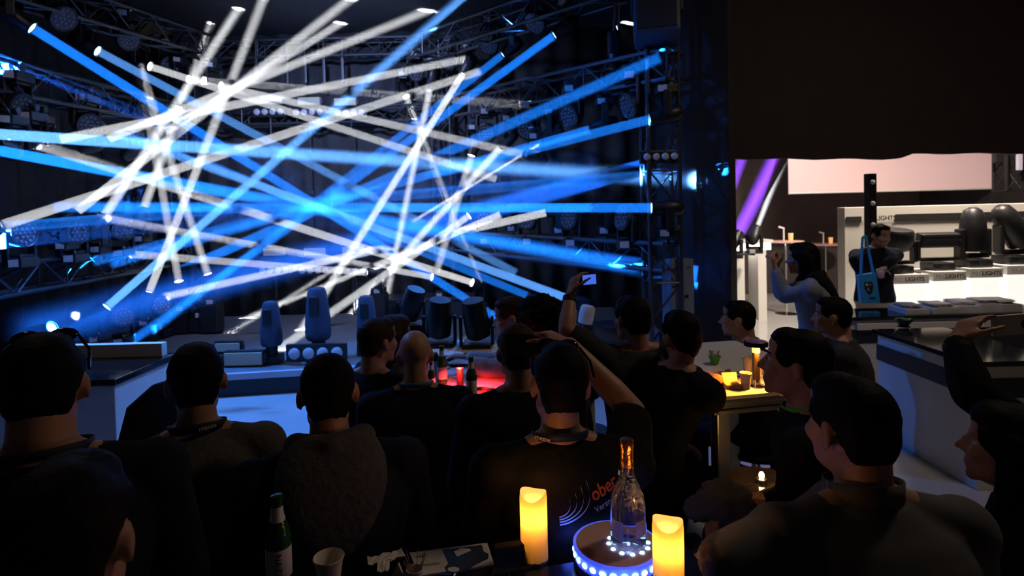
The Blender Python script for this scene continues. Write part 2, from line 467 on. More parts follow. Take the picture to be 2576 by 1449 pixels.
# colour, lamp (side, px, py, hangs), end (where, px, py), power, label of the beam, label of the lamp
BM = [
 ('B', ('L', 80, 70, 1), ('R', 1250, 800), 9, 'thick blue beam from the top left corner lamp', 'beam lamp in the top left corner shooting blue'),
 ('P', ('L', 245, 128, 1), ('R', 1290, 682), 5, 'paler blue beam from the second lamp at top left', 'second beam lamp from the top left corner'),
 ('B', ('R', 1395, 88, 1), ('L', 330, 860), 8, 'thick blue beam from the lamp at top right', 'outer beam lamp under the top right truss'),
 ('B', ('R', 1265, 137, 1), ('L', 372, 842), 6, 'blue beam from the inner lamp at top right', 'inner blue beam lamp under the top right truss'),
 ('B', ('R', 1637, 300, 1), ('L', 250, 655), 9, 'long blue beam from the lamp beside the tower, sloping down left', 'hanging beam lamp right beside the truss tower'),
 ('B', ('R', 1487, 325, 1), ('L', 290, 662), 7, 'blue beam from the second hanging lamp left of the tower', 'second hanging beam lamp left of the tower'),
 ('B', ('R', 1640, 523, 0), ('L', 150, 521), 10, 'level blue beam from the upright lamp at the tower', 'upright beam lamp on the low truss at the tower'),
 ('B', ('R', 1490, 523, 0), ('L', 240, 523), 7, 'level blue beam from the second upright lamp', 'second upright beam lamp left of the tower'),
 ('B', ('L', 130, 825, 0), ('R', 1648, 150), 8, 'blue beam rising from the lowest lamp at bottom left', 'lowest beam lamp at bottom left, above a dark head'),
 ('P', ('L', 268, 773, 0), ('ceil', 1175, -14), 6, 'pale blue beam climbing steeply to the ceiling at right', 'second floor beam lamp at bottom left'),
 ('P', ('L', -45, 335, 1), ('W', 1772, 455), 7, 'nearly level pale blue beam entering at the left edge', 'hanging beam lamp just off the left edge'),
 ('B', ('L', -30, 374, 1), ('W', 1700, 690), 8, 'blue beam entering at the left edge, sloping down', 'hanging beam lamp at the left edge below its neighbour'),
 ('B', ('L', -8, 573, 0), (8.7, 1650, 440), 8, 'level blue beam from the upright lamp at the left edge', 'upright beam lamp at the left edge of the low truss'),
 ('P', ('R', 1432, 752, 0), ('L', 300, 338), 8, 'bright pale blue beam rising left from behind the raised arm', 'floor beam lamp behind the raised arm'),
 ('B', ('R', 1330, 745, 0), ('L', 330, 332), 5, 'blue beam rising left from behind the curly head', 'floor beam lamp behind the curly haired man'),
 # white
 ('W', ('L', 377, 167, 1), ('R', 1240, 448), 5.0, 'white beam from the third lamp at top left, sloping right', 'third beam lamp from the top left corner'),
 ('W', ('L', 475, 200, 1), ('R', 1330, 265), 4.0, 'almost level white beam along the cream panels', 'fourth beam lamp at top left'),
 ('W', ('L', 556, 216, 1), ('R', 1345, 395), 4.5, 'white beam sloping right to a dazzling hit on a lamp', 'innermost beam lamp at top left'),
 ('W', ('L', 145, 352, 1), ('R', 1165, 150), 6.0, 'white beam from the dazzling left lamp, rising right', 'hanging beam lamp at left beside the dazzling white one'),
 ('W', ('L', 268, 352, 1), ('ceil', 1075, 27), 5.0, 'white beam ending in the largest ceiling spot', 'second hanging beam lamp from the left edge'),
 ('W', ('L', 362, 365, 1), ('ceil', 857, 58), 4.5, 'white beam ending in the middle ceiling spot', 'third hanging beam lamp from the left edge'),
 ('W', ('L', 190, 535, 0), ('ceil', 880, -2), 5.0, 'white beam from the upright left lamp to the top edge', 'upright beam lamp left of the dazzling one on the low truss'),
 ('W', ('L', 262, 545, 0), ('ceil', 600, 22), 5.0, 'white beam ending in the leftmost large ceiling spot', 'dazzling upright beam lamp on the low left truss'),
 ('W', ('L', 361, 527, 0), ('ceil', 532, 58), 4.0, 'steep white beam ending in the smallest ceiling spot', 'inner upright beam lamp on the low left truss'),
 ('W', ('L', 375, 735, 0), ('ceil', 663, -4), 5.0, 'steep white beam from the bright lamp at lower left', 'bright edged floor lamp at lower left'),
 ('W', ('L', 450, 708, 0), (10.8, 352, 180), 4.0, 'near vertical white beam at lower left', 'floor beam lamp right of the bright edged one'),
 ('W', ('L', 523, 690, 0), (11.0, 352, 170), 4.5, 'white beam leaning left from the innermost left floor lamp', 'innermost floor beam lamp on the left'),
 ('W', ('L', 2, 568, 0), ('R', 1200, 182), 6.0, 'long white beam from the left edge rising to top right', 'upright white beam lamp at the left edge'),
 ('W', ('R', 1188, 711, 0), ('L', 60, 352), 6.0, 'long white beam from lower right up to the left lamps', 'floor beam lamp at right with a dazzling muzzle'),
 ('W', ('R', 1087, 697, 0), ('L', 255, 548), 5.0, 'white beam from the middle floor lamp to the dazzling left lamp', 'middle floor beam lamp on the right'),
 ('W', (12.9, 925, 686, 0), ('L', 340, 640), 4.5, 'flat white beam low across the back of the stage', 'innermost floor beam lamp on the right'),
 ('W', ('R', 1022, 243, 1), ('R', 1203, 705), 4.5, 'white beam leaning right from the inner top right lamp', 'innermost beam lamp under the top right truss'),
 ('W', ('R', 1082, 221, 1), ('floor', 965, 782), 4.5, 'near vertical white beam onto the small stage spot', 'second inner beam lamp under the top right truss'),
 ('W', ('R', 1165, 185, 1), ('floor', 760, 828), 6.0, 'steep white beam from the dazzling top right lamp', 'dazzling beam lamp under the top right truss'),
 ('W', ('R', 1262, 368, 1), ('floor', 880, 790), 4.5, 'white beam from the innermost hanging right lamp', 'innermost hanging beam lamp on the right truss'),
 ('W', ('R', 1360, 353, 1), ('floor', 570, 836), 6.0, 'long white beam ending in the widest stage spot', 'hanging white beam lamp in the middle of the right truss'),
 ('W', ('R', 1186, 391, 1), (11.5, 1100, 678), 4.0, 'short steep white beam beside the right fan', 'small beam lamp hung low on the far right truss'),
 ('W', ('R', 1180, 543, 0), ('floor', 700, 880), 4.5, 'white beam from the innermost upright right lamp', 'innermost upright beam lamp on the low right truss'),
 ('W', ('R', 1265, 537, 0), ('floor', 630, 800), 4.5, 'white beam ending in the far stage spot', 'third upright beam lamp from the tower'),
 ('W', ('R', 1378, 534, 0), ('L', 420, 745), 6.0, 'white beam from the dazzling upright right lamp', 'dazzling upright beam lamp on the low right truss'),
]
for c, (side, px, py, hang), (we, ex, ey), pw, lb, lf in BM:
    a = CAM + (place(side, px, py) - CAM) * .962; b = place(we, ex, ey); b = CAM + (b - CAM) * (.962 if we in ('L', 'R') else 1); d = (b - a).normalized()
    lit = we in ('ceil', 'floor')
    light_beam(a, b + d * .05, c, pw * {'ceil': 2.0, 'floor': 1.7, 'W': 2.0}.get(we, 1.0) * ({'ceil': .42, 'floor': .52}.get(we, .62) if c == 'W' else .78), lb, half={'ceil': .011, 'floor': .009, 'W': .012}.get(we, .0034))
    moving_head(a - d * .155, d, hang, lf, 'beam moving heads of the stage', 'white' if c == 'W' else 'blue')
# wide soft blue washes
for k, (a, b, pw, r, hf, lb) in enumerate([
    (W(-80, 130, 7.6), W(760, 470, 13.4), 60, .10, .035, 'wide dim blue wash across the dark left truss'),
    (W(1760, 690, 8.8), W(500, 520, 13.2), 50, .10, .030, 'wide dim blue wash along the low right truss'),
    (W(1620, 420, 9.0), W(60, 840, 8.6), 50, .10, .034, 'wide dim blue wash falling to the lower left'),
    (W(-60, 610, 7.8), W(1500, 430, 9.8), 50, .10, .034, 'wide dim blue wash across the middle of the stage')]):
    light_beam(a, b, 'D', pw, lb, r, hf, THIN)
# dark LED wash heads between the beam lamps
WASH = [
 ('R', 1592, 262, 1, 'round LED wash head nearest the tower on the right truss'), ('R', 1440, 288, 1, 'second round LED wash head left of the tower'),
 ('R', 1330, 322, 1, 'third round LED wash head left of the tower'), ('R', 1226, 334, 1, 'innermost round LED wash head on the right truss'),
 ('R', 1578, 548, 0, 'upright wash head nearest the tower on the low truss'), ('R', 1440, 550, 0, 'upright wash head behind the white lamp body'),
 ('R', 1330, 552, 0, 'upright wash head third from the tower'), ('R', 1222, 556, 0, 'innermost upright wash head on the low right truss'),
 ('R', 1350, 52, 1, 'large dark wash head under the top right truss'), ('R', 1232, 108, 1, 'second dark wash head under the top right truss'),
 ('R', 1130, 150, 1, 'wash head with visible lenses left of the dazzling lamp'), ('R', 1047, 182, 1, 'small wash head with visible lenses at the rear top right'),
 ('L', 150, 40, 1, 'dark wash head between the two blue top left lamps'), ('L', 318, 96, 1, 'dark wash head before the third top left lamp'), ('L', 425, 160, 1, 'dark wash head beside the fourth top left lamp'),
 ('L', 40, 268, 1, 'dark wash head under the left middle truss'), ('L', 215, 312, 1, 'second wash head under the left middle truss'),
 ('L', 45, 588, 0, 'upright wash head at the far left of the low truss'), ('L', 180, 585, 0, 'upright wash head second from the left edge'), ('L', 302, 580, 0, 'upright wash head beside the dazzling left lamp'),
 ('L', 302, 800, 0, 'dark wash head on the floor at lower left'), ('L', 402, 770, 0, 'wash head with glinting lenses on the floor at lower left'), ('L', 505, 742, 0, 'hazy wash head on the floor at the rear left'),
]
for side, px, py, hang, lb in WASH:
    p = CAM + (place(side, px, py) - CAM) * .975
    d = (Vector((-1.2, 5.2, 2.0)) - p)
    moving_head(p, d, hang, lb, 'LED wash heads of the stage', wash=True, s=1.12)
# dark beam heads that the white beams strike
for side, px, py, hang, lb in (('L', 78, 360, 1, 'beam head struck dazzling white at the left edge'), ('R', 1348, 396, 1, 'beam head struck dazzling white below the right truss'), ('L', 30, 372, 1, 'beam head at the left edge beside the dazzling one')):
    p = CAM + (place(side, px, py) - CAM) * .955
    moving_head(p, Vector((.6, -.6, .25)) if side == 'L' else Vector((-.7, -.5, .2)), hang, lb, 'beam moving heads of the stage', 'dark')
# cream strobe panels and four lamp blinders at the back and on the stage lip
def strobe(c, w, h, label):
    r = empty('strobe_panel', c); tag(r, label, 'strobe', 'cream strobe panels')
    MB().box((0, .05, 0), (w + .04, .08, h + .04), None, .012).build('housing', M['black'], r)
    MB().box((0, 0, 0), (w, .02, h), None, .004).build('panel', M['cream'], r)
    for sx in (-1, 1): MB().box((sx * (w / 2 + .03), .04, 0), (.02, .05, h * .7), None, .005).build('bracket', M['dkgrey'], r)
def blinder(c, s, label):
    r = empty('blinder', c); tag(r, label, 'stage light', 'four lamp blinders')
    MB().box((0, .04, 0), (s * 4 + .04, .07, s + .04), None, .012).build('housing', M['black'], r)
    for k in range(4):
        o = MB().lathe([(s * .40, 0), (s * .40, .012), (s * .30, .022), (.004, .026)], 16).build('lamp', M['lamp_off'], r, True)
        o.matrix_local = Matrix.Translation(((k - 1.5) * s, 0, 0)) @ Matrix.Rotation(math.pi / 2, 4, 'X')
    if c[1] > 9: MB().tube((0, .06, .03), (0, .06, SZ - c[2]), .016, n=8).build('pole', M['dkgrey'], r, True)
for nm, x, y in (('left', 681, 253), ('middle', 777, 254), ('right', 868, 256)):
    strobe(W(x, y, 13.9), .36, .12, 'cream strobe panel at the back, %s one of the upper row' % nm)
for nm, x, y in (('left', 690, 634), ('middle', 792, 633), ('right', 888, 630)):
    strobe(W(x, y, 13.9), .36, .12, 'cream strobe panel at the back, %s one of the lower row' % nm)
for nm, x, y in (('left', 676, 281), ('middle', 775, 282), ('right', 880, 283)):
    blinder(W(x, y, 13.9), .13, 'row of four frosted lamps under the upper %s cream panel' % nm)
for nm, x, y in (('left', 690, 680), ('middle', 790, 681), ('right', 885, 682)):
    blinder(W(x, y, 13.9), .13, 'row of four frosted lamps under the lower %s cream panel' % nm)
strobe(G(562, 893, SZ + .01) + Vector((0, .1, .07)), .30, .10, 'cream strobe panel on the stage, rear one of the pair')
strobe(G(612, 921, SZ + .01) + Vector((0, 0, .08)), .42, .14, 'cream strobe panel at the stage lip beside a head')
blinder(G(795, 915, SZ + .01) + Vector((0, 0, .12)), .16, 'four frosted lamps on the stage lip right of the cream panel')
blinder(G(392, 940, SZ + .01) + Vector((0, 0, .12)), .17, 'frosted lamps on the stage lip by the white counter')
blinder(W(1662, 394, 8.52), .092, 'four frosted lamps on a bar across the truss tower')
for nm, x in (('leftmost', 645), ('second', 722), ('third', 768), ('fourth', 815), ('rightmost', 862)):
    p = W(x, 178, 13.8)
    r = empty('ceiling_lamp_bar', p); tag(r, '%s thin hanging lamp bar behind the white beams' % nm, 'lamp', 'hanging lamp bars at the back')
    MB().box((0, 0, 0), (.05, .05, .42), None, .012).build('body', M['dkalu'], r)
    MB().tube((0, 0, .21), (0, 0, .5), .012).build('rod', M['dkalu'], r, True)
# tall moving heads at the front of the stage seen from behind
tb = MB().box((0, 0, .05), (.26, .26, .1), None, .02).mesh('base', M['black'])
tn = MB().tube((0, 0, .1), (0, 0, .26), .085, .075, 20).mesh('neck', M['black'], True)
blue_plastic = mat('matt_blue_black_plastic', (.035, .05, .09), .5, noise=.2, scale=20)
th = MB().lathe([(.06, .20), (.125, .21), (.145, .24), (.15, .30), (.145, .40), (.125, .58), (.105, .70), (.085, .735), (.03, .745)], 22).mesh('head', blue_plastic, True)
tv = MB().box((0, -.118, .56), (.12, .05, .2), None, .02).mesh('vent', M['black'])
for px, top, bot, lb in ((685, 757, 912, 'narrower tall blue-lit moving head at the stage front, left of the tallest'), (803, 722, 905, 'tallest blue-lit moving head at the middle of the stage front'), (925, 743, 890, 'tall moving head behind the short haired man')):
    p = G(px, bot, SZ); H = (WA(px, top, p.y).z - SZ)
    r = empty('tall_moving_head', p); r.scale = (H / .745 * .86, H / .745 * .86, H / .745); tag(r, lb, 'stage light', 'tall moving heads at the stage front')
    link('base', tb, None, r); link('neck', tn, None, r); h = link('head', th, None, r); link('vent', tv, None, h)
# long low riser at the rear right of the stage
ra_, rb_ = W(960, 770, 13.2), W(1190, 770, 13.2)
r = empty('riser', ((ra_.x + rb_.x) / 2, 9.4, SZ)); tag(r, 'long low black riser at the rear right of the stage', 'riser')
MB().box((0, 0, .15), (rb_.x - ra_.x, .6, .30), None, .01).build('body', M['dkgrey'], r)
MB().box((0, 0, .32), (rb_.x - ra_.x + .03, .64, .04), None, .008).build('top', M['dkgrey'], r)
# right side of the stage: hanging cabinet, hoist, flat blue panel, white lamp
p = W(1652, 60, 8.35)
r = empty('loudspeaker', p); r.rotation_euler = (math.radians(-8), 0, math.radians(-14)); tag(r, 'hanging blue-black loudspeaker cabinet above the truss tower', 'loudspeaker')
MB().box((0, 0, .10), (.44, .42, .54), None, .03).build('cabinet', blue_plastic, r)
MB().box((0, -.215, .10), (.38, .012, .46), None, .01).build('grille', M['dkgrey'], r)
for sx in (-1, 1): MB().box((sx * .235, 0, .18), (.03, .10, .16), None, .008).build('bracket', M['dkalu'], r)
MB().tube((0, 0, .37), (0, 0, .8), .02).build('hanger', M['dkalu'], r, True)
p = W(1545, 105, 9.3)
r = empty('chain_hoist', p); tag(r, 'black chain hoist hanging left of the loudspeaker', 'hoist')
MB().box((0, 0, -.02), (.14, .14, .26), None, .03).build('motor', M['black'], r)
MB().tube((0, 0, .10), (.02, 0, .48), .014).tube((.05, 0, .10), (.06, 0, .48), .012).build('chain', M['dkalu'], r, True)
MB().lathe([(.05, -.32), (.075, -.22), (.07, -.14)], 14).build('chain_bag', M['black'], r, True)
pa = W(1718, 750, 8.62)
r = empty('panel_cabinet', (pa.x, pa.y, 0)); r.rotation_euler = (0, 0, math.radians(14)); tag(r, 'tall flat panel cabinet lit blue beside the tower', 'cabinet')
zt = W(1718, 652, 8.62).z
MB().box((0, .1, zt / 2), (.26, .2, zt), None, .006).build('body', mat('blue_grey_panel', (.22, .25, .32), .5, noise=.08, scale=8), r)
MB().box((.04, -.005, zt * .72), (.04, .01, .03), None, .002).build('lock', M['black'], r)
MB().box((.07, -.005, zt * .94), (.03, .01, .008), None, .002).build('handle', M['dkgrey'], r)
p = W(1474, 800, 7.2)
r = empty('white_par_lamp', p); tag(r, 'small white cylindrical lamp on a stand left of a dark head', 'lamp')
Mx = Matrix.Rotation(math.radians(12), 4, 'Y')
MB().lathe([(.035, -.05), (.062, -.045), (.066, .0), (.064, .008), (.066, .016), (.064, .09), (.05, .11), (.02, .115)], 22, Mx).build('can', M['white'], r, True)
MB().tube((.05, 0, 0), (.07, 0, -.2), .01).tube((.07, 0, -.2), (.03, 0, -p.z), .012).lathe([(.14, -p.z), (.14, -p.z + .015), (.03, -p.z + .02)], 18, Matrix.Translation((.03, 0, 0))).build('stand', M['dkgrey'], r, True)
# ------------------------------------------------------------------ demo counters by the stage
def counter(name, x0, x1, y0, y1, z, label, lip=.0, stripe=True):
    r = empty(name, ((x0 + x1) / 2, (y0 + y1) / 2, 0)); tag(r, label, 'counter')
    w, d = x1 - x0, y1 - y0
    MB().box((0, 0, (z - .04) / 2), (w - .04, d - .04, z - .04), None, .006).build('body', M['white'], r)
    MB().box((0, 0, z - .02), (w, d, .04), None, .006).build('worktop', M['blackgloss'], r)
    if stripe:
        MB().box((0, 0, z - .165), (w - .03, d - .03, .13), None, .003).build('stripe', M['navy'], r)
    return r
cc = counter('demo_counter', W(1085, 900, 5.6).x, W(1500, 900, 5.6).x, 3.80, 4.38, .97, 'demo counter with black top behind the red lit table', stripe=False)
for k, (px, py, rx, lb) in enumerate(((1037, 862, .35, 'leftmost black lamp head on the demo counter, tilted'), (1107, 872, .10, 'middle black lamp head on the demo counter'), (1200, 872, -.12, 'black lamp head on the demo counter beside the profile face'))):
    y = (6.9, 5.9, 5.8)[k]
    p = Vector((W(px, py, y).x, y * DS, .97))
    r = empty('black_lamp_head', p); tag(r, lb, 'stage light', 'lamp heads on the demo counter')
    MB().box((0, 0, .02), (.2, .2, .04), None, .01).build('base', M['black'], r)
    for sx in (-1, 1): MB().box((sx * .11, 0, .12), (.02, .06, .2), None, .006).build('yoke_arm', M['black'], r)
    MB().lathe([(.05, -.12), (.085, -.10), (.09, .0), (.08, .14), (.075, .16), (.06, .16)], 20, Matrix.Translation((0, 0, .18)) @ Matrix.Rotation(rx, 4, 'Y') @ Matrix.Rotation(.2, 4, 'X')).build('head', M['black'], r, True)
r = counter('riser_counter', W(985, 900, 6.9).x - .1, W(1085, 900, 6.9).x + .1, 4.56, 4.98, .97, 'narrow counter under the tilted black lamp head', stripe=False)
random.seed(5)
for k, (px, y) in enumerate(((1085, 5.75), (1130, 5.62), (1165, 5.7), (1228, 5.65), (1150, 5.95))):
    o = MB().box((0, 0, .004), (.16, .21, .006), Matrix.Rotation(random.uniform(-.6, .6), 3, 'Z')).build('leaflet', M['paper'])
    o.location = (W(px, 890, y).x, y * DS, .97 + k * .001)
    tag(o, '%s pale leaflet lying among the black lamp heads' % ('leftmost', 'second', 'third', 'rightmost', 'rear')[k], 'leaflet', 'leaflets on the demo counter')
# left demo counter with glossy top
lx0, lx1 = W(120, 925, 5.2).x, W(369, 925, 5.2).x
lc = counter('demo_counter', lx0 - .4, lx1, 3.30, 3.90, 1.0, 'white counter with glossy black top at left behind a dark head', stripe=False)
MB().box((.0, .26, 1.045), (lx1 - lx0 + .3, .06, .09), None, .004).build('upstand', M['white_paint'], lc)
MB().box((-.05, -.31, .62), (.12, .02, .5), Matrix.Rotation(.5, 3, 'Y')).build('brace', M['dkalu'], lc)
# office chair with bag near it
p = W(300, 1090, 3.8)
r = empty('office_chair', (p.x, p.y, 0)); r.rotation_euler = (0, 0, math.radians(75)); tag(r, 'black high backed chair beside the left counter', 'chair')
MB().box((0, 0, .62), (.46, .46, .08), None, .03).build('seat', M['cloth'], r)
bk = MB()
bk.lathe([(.02, 0), (.17, .03), (.21, .12), (.21, .3), (.16, .44), (.04, .5)], 22, Matrix.Translation((0, -.24, .68)) @ Matrix.Scale(.28, 4, (0, 1, 0)))
bk.build('backrest', M['cloth'], r, True)
MB().tube((0, 0, .06), (0, 0, .58), .03).build('column', M['chrome'], r, True)
b5 = MB()
for k in range(5):
    t = 2 * math.pi * k / 5; b5.tube((0, 0, .08), (.28 * math.cos(t), .28 * math.sin(t), .04), .022, .016)
b5.build('base', M['dkalu'], r, True)
r2 = empty('bag', (p.x - .34, p.y - .1, .66)); tag(r2, 'black bag with a looped handle left of the chair back', 'bag')
MB().box((0, 0, .10), (.38, .2, .2), None, .05).build('body', M['cloth_grey'], r2)
hp = [Vector((.09 * math.cos(t), 0, .19 + .07 * math.sin(t))) for t in [math.pi * k / 10 for k in range(11)]]
MB().path(hp, .009).build('handle', M['strap'], r2, True)
MB().box((-.1, -.105, .06), (.03, .008, .006)).build('buckle', M['chrome'], r2)
r3 = empty('bar_stool', (p.x - .34, p.y - .1, 0)); tag(r3, 'dark stool under the black bag at left', 'stool')
MB().lathe([(.17, .62), (.19, .64), (.19, .655), (.17, .66)], 24).build('seat', M['cloth'], r3, True)
MB().tube((0, 0, .03), (0, 0, .62), .03).lathe([(.2, 0), (.2, .015), (.03, .03)], 24).build('column', M['chrome'], r3, True)
# ================================================================== TEXT
def text_mesh(body, size, extrude=.0008, align='CENTER', shear=0.0, bold=0.0):
    c = bpy.data.curves.new('text', 'FONT'); c.body = body; c.size = size; c.extrude = extrude
    c.align_x = align; c.align_y = 'CENTER'; c.shear = shear; c.offset = bold
    o = bpy.data.objects.new('text', c); col.objects.link(o)
    dg = bpy.context.evaluated_depsgraph_get()
    me = bpy.data.meshes.new_from_object(o.evaluated_get(dg))
    bpy.data.objects.remove(o); bpy.data.curves.remove(c)
    me.materials.clear()
    return me
STAND = Matrix.Rotation(math.pi / 2, 4, 'X')           # text upright, readable from -y
def put_text(name, body, size, m, parent, M4, **kw):
    me = text_mesh(body, size, **kw); me.materials.append(m)
    o = link(name, me, None, parent); o.matrix_local = M4
    return o

# ================================================================== THE NEXT HALL
def bx(name, parent, x0, x1, y0, y1, z0, z1, m, bev=.004):
    return MB().box(((x0 + x1) / 2, (y0 + y1) / 2, (z0 + z1) / 2), (x1 - x0, y1 - y0, z1 - z0), None, bev).build(name, m, parent)
# stretched pale screen under the header
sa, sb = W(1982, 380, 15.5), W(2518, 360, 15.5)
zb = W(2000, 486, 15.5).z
r = empty('projection_screen', ((sa.x + sb.x) / 2, 15.5 * DS, 0)); tag(r, 'wide pale screen glowing pink, hanging below the dark header', 'screen')
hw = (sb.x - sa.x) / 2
MB().box((0, 0, zb + .85), (hw * 2, .03, 1.7), None, .01).build('fabric', mat('self_lit_screen_fabric', (.58, .42, .42), .9, emit=(1, .60, .60), estr=.27), r)  # emission and pink base stand in for pinkish light on the fabric
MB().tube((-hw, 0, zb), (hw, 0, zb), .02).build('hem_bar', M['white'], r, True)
# booth wall
BY = 10.4
ba = W(2124, 522, BY); bz = ba.z
r = empty('booth_wall', (ba.x, BY * DS, 0)); tag(r, 'white exhibition wall with a black band and lettering', 'exhibition wall')
bw = 3.4
bx('panel', r, 0, bw, 0, .16, 0, bz, M['white_paint'], .006)
zs = W(2300, 541, BY).z
def bpx(px): return W(px, 540, BY).x - ba.x
bx('band', r, .02, bpx(2166), -.012, 0, zs - .075, zs + .0, M['print_black'], 0)
bx('band', r, bpx(2252), bw, -.012, 0, zs - .06, zs + .015, M['print_black'], 0)
tm = Matrix.Translation((bpx(2187), -.014, zs - .03)) @ STAND
put_text('lettering', 'PRO', .085, M['print_grey'], r, tm)
put_text('lettering', 'LIGHTS', .078, M['print_black'], r, Matrix.Translation((bpx(2227), -.014, zs - .03)) @ STAND, bold=.002)
bx('tagline', r, bpx(2206), bpx(2246), -.014, -.010, zs - .092, zs - .082, M['print_grey'], 0)
# lit plinths with lettering and the lamps on them
glow = mat('self_lit_plinth_white', (.9, .9, .9), .4, emit=(1, .97, .90), estr=.85)  # emission stands in for under-cap LED strips lighting the white faces
PLY = 9.75
def plinth(px0, px1, top, label):
    a = W(px0, top, PLY); b = W(px1, top, PLY); w = b.x - a.x; z = a.z
    r = empty('display_plinth', (a.x + w / 2, PLY * DS, 0)); tag(r, label, 'plinth', 'lit display plinths of the booth')
    bx('cap', r, -w / 2, w / 2, 0, .42, z - .11, z, M['white'])
    bx('base', r, -w / 2 + .02, w / 2 - .02, .03, .39, 0, z - .11, glow)
    put_text('lettering', 'PRO', .07, M['print_grey'], r, Matrix.Translation((-w * .27, -.003, z - .06)) @ STAND)
    put_text('lettering', 'LIGHTS', .07, M['print_black'], r, Matrix.Translation((w * .15, -.003, z - .06)) @ STAND, bold=.001)
    return Vector((a.x + w / 2, PLY * DS + .2, z))
pl = [plinth(2232, 2338, 692, 'lit plinth under the round black lamp'), plinth(2348, 2432, 684, 'lit plinth under the wide bar lamp'),
      plinth(2440, 2524, 676, 'lit plinth under the upright lamp with a long head'), plinth(2534, 2640, 668, 'lit plinth at the right edge of the picture')]
def big_lamp(p, kind, label, s=1.0, tilt=0.0):
    r = empty('large_moving_head', p); r.scale = (s, s, s); tag(r, label, 'stage light', 'large moving heads in the booth')
    MB().box((0, 0, .055), (.30, .30, .11), None, .02).build('base', M['black'], r)
    MB().box((.0, -.153, .06), (.09, .006, .05)).build('display', M['dkgrey'], r)
    if kind == 'round':
        y = MB()
        for sx in (-1, 1): y.box((sx * .24, 0, .30), (.05, .12, .30), None, .015)
        y.box((0, 0, .15), (.44, .12, .05), None, .015).build('yoke', M['black'], r)
        MB().lathe([(.09, -.16), (.17, -.12), (.21, .0), (.21, .12), (.19, .16), (.15, .17)], 26, Matrix.Translation((0, 0, .46)) @ Matrix.Rotation(tilt, 4, 'X') ).build('head', M['black'], r, True)
    elif kind == 'bar':
        y = MB()
        for sx in (-1, 1): y.box((sx * .30, 0, .28), (.05, .14, .28), None, .015)
        y.box((0, 0, .15), (.56, .12, .05), None, .015).build('yoke', M['black'], r)
        MB().box((0, 0, .42), (.54, .16, .20), Matrix.Rotation(tilt, 3, 'X'), .03).build('head', M['black'], r)
        MB().box((0, -.085, .42), (.50, .012, .03), Matrix.Rotation(tilt, 3, 'X')).build('lens_bar', M['lens_dark'], r)
    else:
        y = MB()
        for sx in (-1, 1): y.box((sx * .17, 0, .32), (.05, .15, .36), None, .02)
        y.box((0, 0, .15), (.34, .14, .06), None, .015).build('yoke', M['black'], r)
        MB().lathe([(.08, -.24), (.13, -.22), (.145, -.10), (.15, .05), (.135, .20), (.10, .30), (.04, .34)], 26, Matrix.Translation((0, 0, .44)) @ Matrix.Rotation(tilt, 4, 'Y')).build('head', M['black'], r, True)
    MB().tube((.15, -.05, .03), (.24, -.16, .005), .012).build('cable', M['black'], r, True)
big_lamp(pl[0], 'round', 'round black lamp behind the man with the tote', .84, .15)
big_lamp(pl[1], 'bar', 'wide black bar lamp on a lit plinth', .86, .2)
big_lamp(pl[2], 'long', 'upright black moving head on the third plinth', .92, 0)
big_lamp(pl[3] + Vector((-.02, 0, 0)), 'long', 'black moving head leaning right at the right edge', .95, -.5)
# black lamp column behind the tote man
p = W(2197, 600, 9.45); zt = W(2197, 436, 9.45).z
r = empty('lamp_tower', (p.x, p.y, 0)); tag(r, 'tall slim black column of lamps behind the tote man', 'lamp column')
bx('column', r, -.045, .045, 0, .1, 0, zt, M['black'], .008)
for k in range(6):
    MB().lathe([(.026, 0), (.026, .014), (.01, .02)], 12, Matrix.Translation((-.006, 0, zt - .10 - k * .24)) @ Matrix.Rotation(math.pi / 2, 4, 'X')).build('lamp', M['lamp_off'], r, True)
bx('base', r, -.16, .16, -.1, .22, 0, .02, M['black'])
# little box truss at right of the screen
ta = W(2535, 380, 13.0); tb_ = W(2535, 480, 13.0)
truss((ta.x, 13.0 * DS, tb_.z), (ta.x, 13.0 * DS, 5.0), .24, 'black box truss hanging right of the pale screen', m=M['black'])
o = MB().box((0, 0, 0), (.07, .05, .24), None, .01).tube((0, 0, .12), (0, 0, 5.94 - W(2564, 408, 12.6).z), .006).build('small_display', mat('small_screen', (.3, .28, .34), .4, emit=(.45, .38, .48), estr=.5)); o.location = W(2564, 408, 12.6); tag(o, 'small pale display box at the right edge beside the black truss', 'display')
MB().box((0, 0, 0), (.1, .1, .16), None, .02).tube((0, 0, .08), (0, 0, 5.94 - W(2508, 398, 12.9).z), .01).build('rigging_clamp', M['black']).location = W(2508, 398, 12.9)
tag(bpy.data.objects['rigging_clamp'], 'black clamp hanging at the corner of the pale screen', 'clamp')
# lit bars and cocktail tables far left of the booth
def lit_bar(px0, px1, top, bot, label):
    p = G((px0 + px1) / 2, bot, 0); Y = p.y
    a = WA(px0, top, Y); b = WA(px1, top, Y); w = b.x - a.x
    r = empty('lit_bar', (p.x, Y, 0)); tag(r, label, 'bar counter', 'lit bars of the next hall')
    MB().prism([(-w / 2, 0), (w / 2, 0), (w / 2, .5), (-w / 2, .5)], a.z - .05, a.z).build('top', M['white'], r)
    bx('light_strip', r, -w / 2 + .03, w / 2 - .03, .02, .48, a.z - .17, a.z - .05, mat('bar_glow', (1, 1, 1), .4, emit=(1, .93, .84), estr=2.6))
    MB().prism([(-w / 2 + .10, .05), (w / 2 - .10, .05), (w / 2 - .10, .45), (-w / 2 + .10, .45)], 0, a.z - .17).build('pedestal', M['white'], r)
lit_bar(1842, 1893, 606, 806, 'lit white bar at the left edge of the opening')
lit_bar(1897, 1948, 604, 806, 'lit white bar left of the grey jacket')
